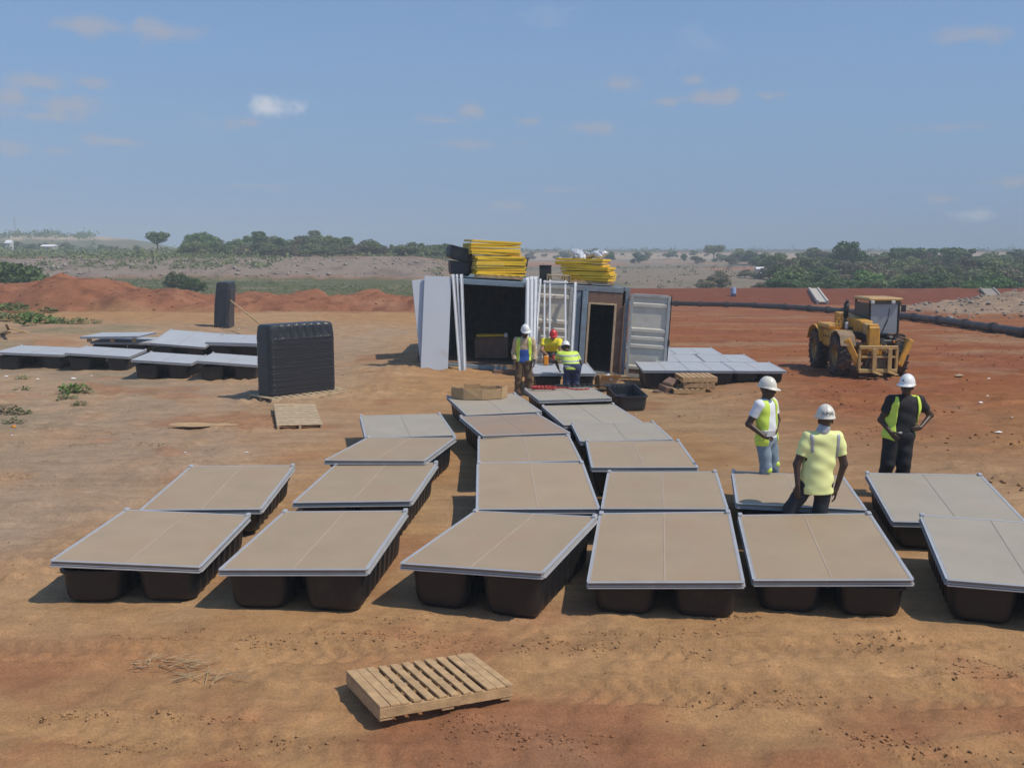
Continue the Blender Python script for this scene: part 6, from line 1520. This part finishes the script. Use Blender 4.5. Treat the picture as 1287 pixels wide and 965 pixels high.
# the wood on the right
GW_ = 'trees of the dense wood beyond the red bank'
treepx(1061, 299, 205, 'broad', 0, 'tall dark tree rising above the wood beyond the red bank', None, 1.0)
treepx(1135, 310, 225, 'umbrella', 0, 'flat dark crown rising slightly above the wood, nearer the yellow machine', None, 1.3)
treepx(1196, 310, 228, 'umbrella', 0, 'flat dark crown rising slightly above the wood, farther right', None, 1.3)
for row, (y, step, top, px0) in enumerate(((250, 22, 315, 958), (215, 18, 319, 968), (185, 17, 325, 978), (160, 18, 332, 985), (142, 17, 341, 992), (128, 16, 349, 988))):
    px = px0
    while px < 1420:
        treepx(px + rnd.uniform(-6, 6), top + rnd.uniform(-4, 5), y + rnd.uniform(-6, 6), rnd.choice(['broad', 'bush', 'bush', 'tall'] if row < 4 else ['bush']), rnd.choice([1, 1, 3, 0, 1] if row < 3 else [0, 1, 1, 2, 3]) if row < 5 else rnd.choice([2, 0, 2, 1]),
               ['hazy tree at the back of the wood beyond the red bank', 'tree in the middle of the wood beyond the red bank', 'low bushy tree along the front edge of the wood beyond the red bank'][row // 2], ['trees at the back of the wood', 'trees in the middle of the wood', 'low trees along the front of the wood'][row // 2], rnd.uniform(1.0, 1.45) if row < 4 else 1.5)
        px += step * rnd.uniform(.8, 1.2)
# far-off scrub as one mass: leaf tufts on the plateau, quarry edge, field
def scrub(name, n, fn, smin, smax, m, label, seed, nl=16):
    r = np.random.RandomState(seed); x, y = fn(r, n); n = len(x); z = base_z(x, y) + rough_z(x, y); s = smin + (smax - smin) * r.rand(n) ** 2
    d = r.normal(size=(n, nl, 3)); d[..., 2] = np.abs(d[..., 2]) * .8; d *= .42; c = np.stack([x, y, z], 1)[:, None] + d * s[:, None, None]
    u_ = r.normal(size=(n, nl, 3)); u_ /= np.linalg.norm(u_, axis=2)[..., None]; w_ = np.cross(u_, r.normal(size=(n, nl, 3))); w_ /= np.linalg.norm(w_, axis=2)[..., None]; k = (s[:, None, None] * (.12 + .14 * r.rand(n, nl, 1)))
    v = np.stack([c - u_ * k, c + w_ * k * .7, c + u_ * k, c - w_ * k * .7], 2).reshape(-1, 3); f = np.arange(len(v)).reshape(-1, 4)
    o = link(bpy.data.objects.new(name, npmesh(name, v, f, m, smooth=False))); tag(o, label, 'scrub', None, 'stuff')
def reg(x0, x1, y0, y1, thr=None, fs=.05, w=None):
    def f(r, n):
        y = y0 + (y1 - y0) * r.rand(n); u0, u1 = x0 / 1250, x1 / 1250; x = (u0 + (u1 - u0) * r.rand(n)) * y
        if thr is not None: k = fbm(x, y, fs, 3, 120) + .15 * r.normal(size=n) > thr; x, y = x[k], y[k]
        return x, y
    return f
scrub('grass_tufts', 5000, reg(-640, -100, 76, 149, .0, .06), .2, .6, m_leaf[1], 'green grass and weeds on the flat below the quarry', 31, 8)
scrub('quarry_scrub', 1500, reg(-660, -90, 155, 200, .05), .4, 1.6, m_leaf[1], 'scrubby growth on top of the quarry edge', 32)
scrub('plateau_scrub', 2600, reg(-700, -80, 196, 330, -.1), .6, 2.2, m_leaf[1], 'scrub covering the plateau beyond the quarry', 33, 12)
scrub('field_scrub', 900, reg(-100, 330, 128, 330, .05), .3, 1.3, m_leaf[3], 'dry scrub on the brown field beyond the red bank', 34, 10)
scrub('horizon_scrub', 700, reg(-700, 800, 560, 900), 1.5, 4, m_leaf[1], 'distant bush along the horizon', 35, 12)
scrub('hill_scrub', 500, reg(-655, -520, 440, 560, -.05), 1.5, 4, m_leaf[0], 'bushes on the far left hill', 36, 12)
# near weeds
def weed(x, y, s, m, label, grp, n=60, seed=1, flat=.6):
    r = random.Random(seed); b = MB()
    for i in range(n):
        a = r.uniform(0, 6.28); d = s * r.random() ** .7; cx, cy = d * math.cos(a), d * math.sin(a) * .8; h = s * flat * r.uniform(.2, 1) * (1 - .5 * d / s); l_ = s * r.uniform(.18, .36); t_ = r.uniform(0, 6.28); el = r.uniform(-.2, .9)
        u_ = Vector((math.cos(t_) * math.cos(el), math.sin(t_) * math.cos(el), math.sin(el))) * l_; w_ = Vector((-math.sin(t_), math.cos(t_), 0)) * l_ * .35; c = Vector((cx, cy, h))
        b.add([c, c + u_ * .5 + w_, c + u_, c + u_ * .5 - w_], [(0, 1, 2, 3)])
        if i % 4 == 0: b.bar((cx * .3, cy * .3, -.01), c, .004, .004)
    o = b.build('weed', m); o.location = (x, y, gz(x, y)); return tag(o, label, 'weed', grp)
GWE = 'weeds growing on the soil at left'
for i, (px, row, s, mi, lab) in enumerate(((95, 494, .34, 2, 'bright green low weed left of the float stack'), (84, 502, .2, 0, 'dark weed just below the bright green one'), (30, 492, .18, 1, 'small weed in front of the near parked line'), (25, 521, .20, 0, 'dark weed near the orange cap, farther'), (18, 533, .18, 0, 'dark weed next to the orange cap'),
                                  (4, 520, .3, 3, 'dry weed at the left edge'), (28, 477, .16, 1, 'weed beside the white plastic scraps'), (100, 510, .16, 1, 'thin weed right of the dark weed'), (12, 388, .8, 0, 'dark bush of weeds on the shoulder at far left'), (36, 396, .6, 2, 'weed clump left of the greenest clump'),
                                  (44, 406, .75, 2, 'largest green weed clump on the left shoulder'), (6, 398, .6, 1, 'weed clump at the left edge below the red heap'), (66, 401, .5, 1, 'weed clump right of the largest clump'), (60, 388, .45, 1, 'weed clump against the red heap'), (98, 402, .4, 1, 'isolated weed clump before the red heap'), (80, 404, .4, 1, 'sparse weed right of the largest clump'), (118, 409, .3, 1, 'farthest right weed clump on the shoulder'))):
    q = at(px, row, 0 if row > 440 else .25); weed(q.x, q.y, s * 1.25, m_leaf[mi], lab, GWE, 150 if s > .3 else 70, i + 5)
# mast, far buildings
p = aty(19.5, 300, 610); t = empty('radio_mast', (p.x, p.y, gz(p.x, p.y)), 0, 'thin lattice radio mast on the skyline at far left', 'mast')
for a in range(3):
    c, s = math.cos(a * 2.094), math.sin(a * 2.094); MB().bar((c * .9, s * .9, 0), (c * .35, s * .35, 20), .07, .07).build('leg', m_trunk, t)
b = MB()
for k in range(14):
    z0_ = k * 1.42; r0 = .9 - .55 * z0_ / 20; r1_ = .9 - .55 * (z0_ + 1.42) / 20
    for a in range(3): b.bar((r0 * math.cos(a * 2.094), r0 * math.sin(a * 2.094), z0_), (r1_ * math.cos((a + 1) * 2.094), r1_ * math.sin((a + 1) * 2.094), z0_ + 1.42), .04, .04)
b.build('bracing', m_trunk, t)
def shed(px, row, y, w, d, h, label, mr):
    p = aty(px, row, y); z = max(gz(p.x, y), p.z - h); t = empty('shed', (p.x, y, gz(p.x, y)), 0, label, 'shed'); zz = z - gz(p.x, y)
    MB().box((0, 0, zz + h / 2 - .2), (w, d, h + .4), bev=.02).build('wall', mat('shed_wall', (.55, .53, .50), .8), t)
    b = MB(); b.add([(-w * .54, -d * .6, zz + h + .01), (w * .54, -d * .6, zz + h + .01), (w * .54, d * .6, zz + h + .01), (-w * .54, d * .6, zz + h + .01), (-w * .54, 0, zz + h * 1.35), (w * .54, 0, zz + h * 1.35)], [(0, 1, 5, 4), (2, 3, 4, 5), (0, 4, 3), (1, 2, 5), (3, 2, 1, 0)]); b.build('roof', mr, t)
    MB().box((w * .1, -d / 2 - .02, zz + h * .4), (w * .12, .06, h * .7)).build('door', m_ply, t)
shed(62, 313, 300, 3.6, 3, 1.6, 'long white-roofed shed among trees at the far left', m_paper); shed(12, 311, 300, 1.6, 2, 2.6, 'small white hut at the far left edge', m_paper)
shed(955, 338, 200, 1.7, 2, 1.1, 'small pale hut on the brown field before the wood, upper', m_paper); shed(953.5, 345, 185, 1.6, 1.6, .9, 'small pale hut on the brown field before the wood, lower', m_paper)

# ------------------------------------------------------------------ haze
hz = MB().box((0, 0, 0), (2, 2, 2)).build('haze', None) if False else None
me = bpy.data.meshes.new('haze'); x0, x1, y0, y1, z0, z1 = -1400, 1500, -40, 1500, -9, 32
me.from_pydata([(x, y, z) for z in (z0, z1) for x, y in ((x0, y0), (x1, y0), (x1, y1), (x0, y1))], [], [(3, 2, 1, 0), (4, 5, 6, 7), (0, 1, 5, 4), (1, 2, 6, 5), (2, 3, 7, 6), (3, 0, 4, 7)])
mh = bpy.data.materials.new('haze'); mh.use_nodes = True; mh.node_tree.nodes.clear(); vo = mh.node_tree.nodes.new('ShaderNodeVolumePrincipled'); mo = mh.node_tree.nodes.new('ShaderNodeOutputMaterial')
vo.inputs['Color'].default_value = (.84, .94, 1, 1); vo.inputs['Density'].default_value = .00110; vo.inputs['Anisotropy'].default_value = -.2
mh.node_tree.links.new(vo.outputs[0], mo.inputs['Volume']); me.materials.append(mh)
ho = link(bpy.data.objects.new('haze', me)); ho['kind'] = 'stuff'
print('objects', len(bpy.data.objects), 'tris', sum(len(o.data.polygons) for o in bpy.data.objects if o.type == 'MESH'))
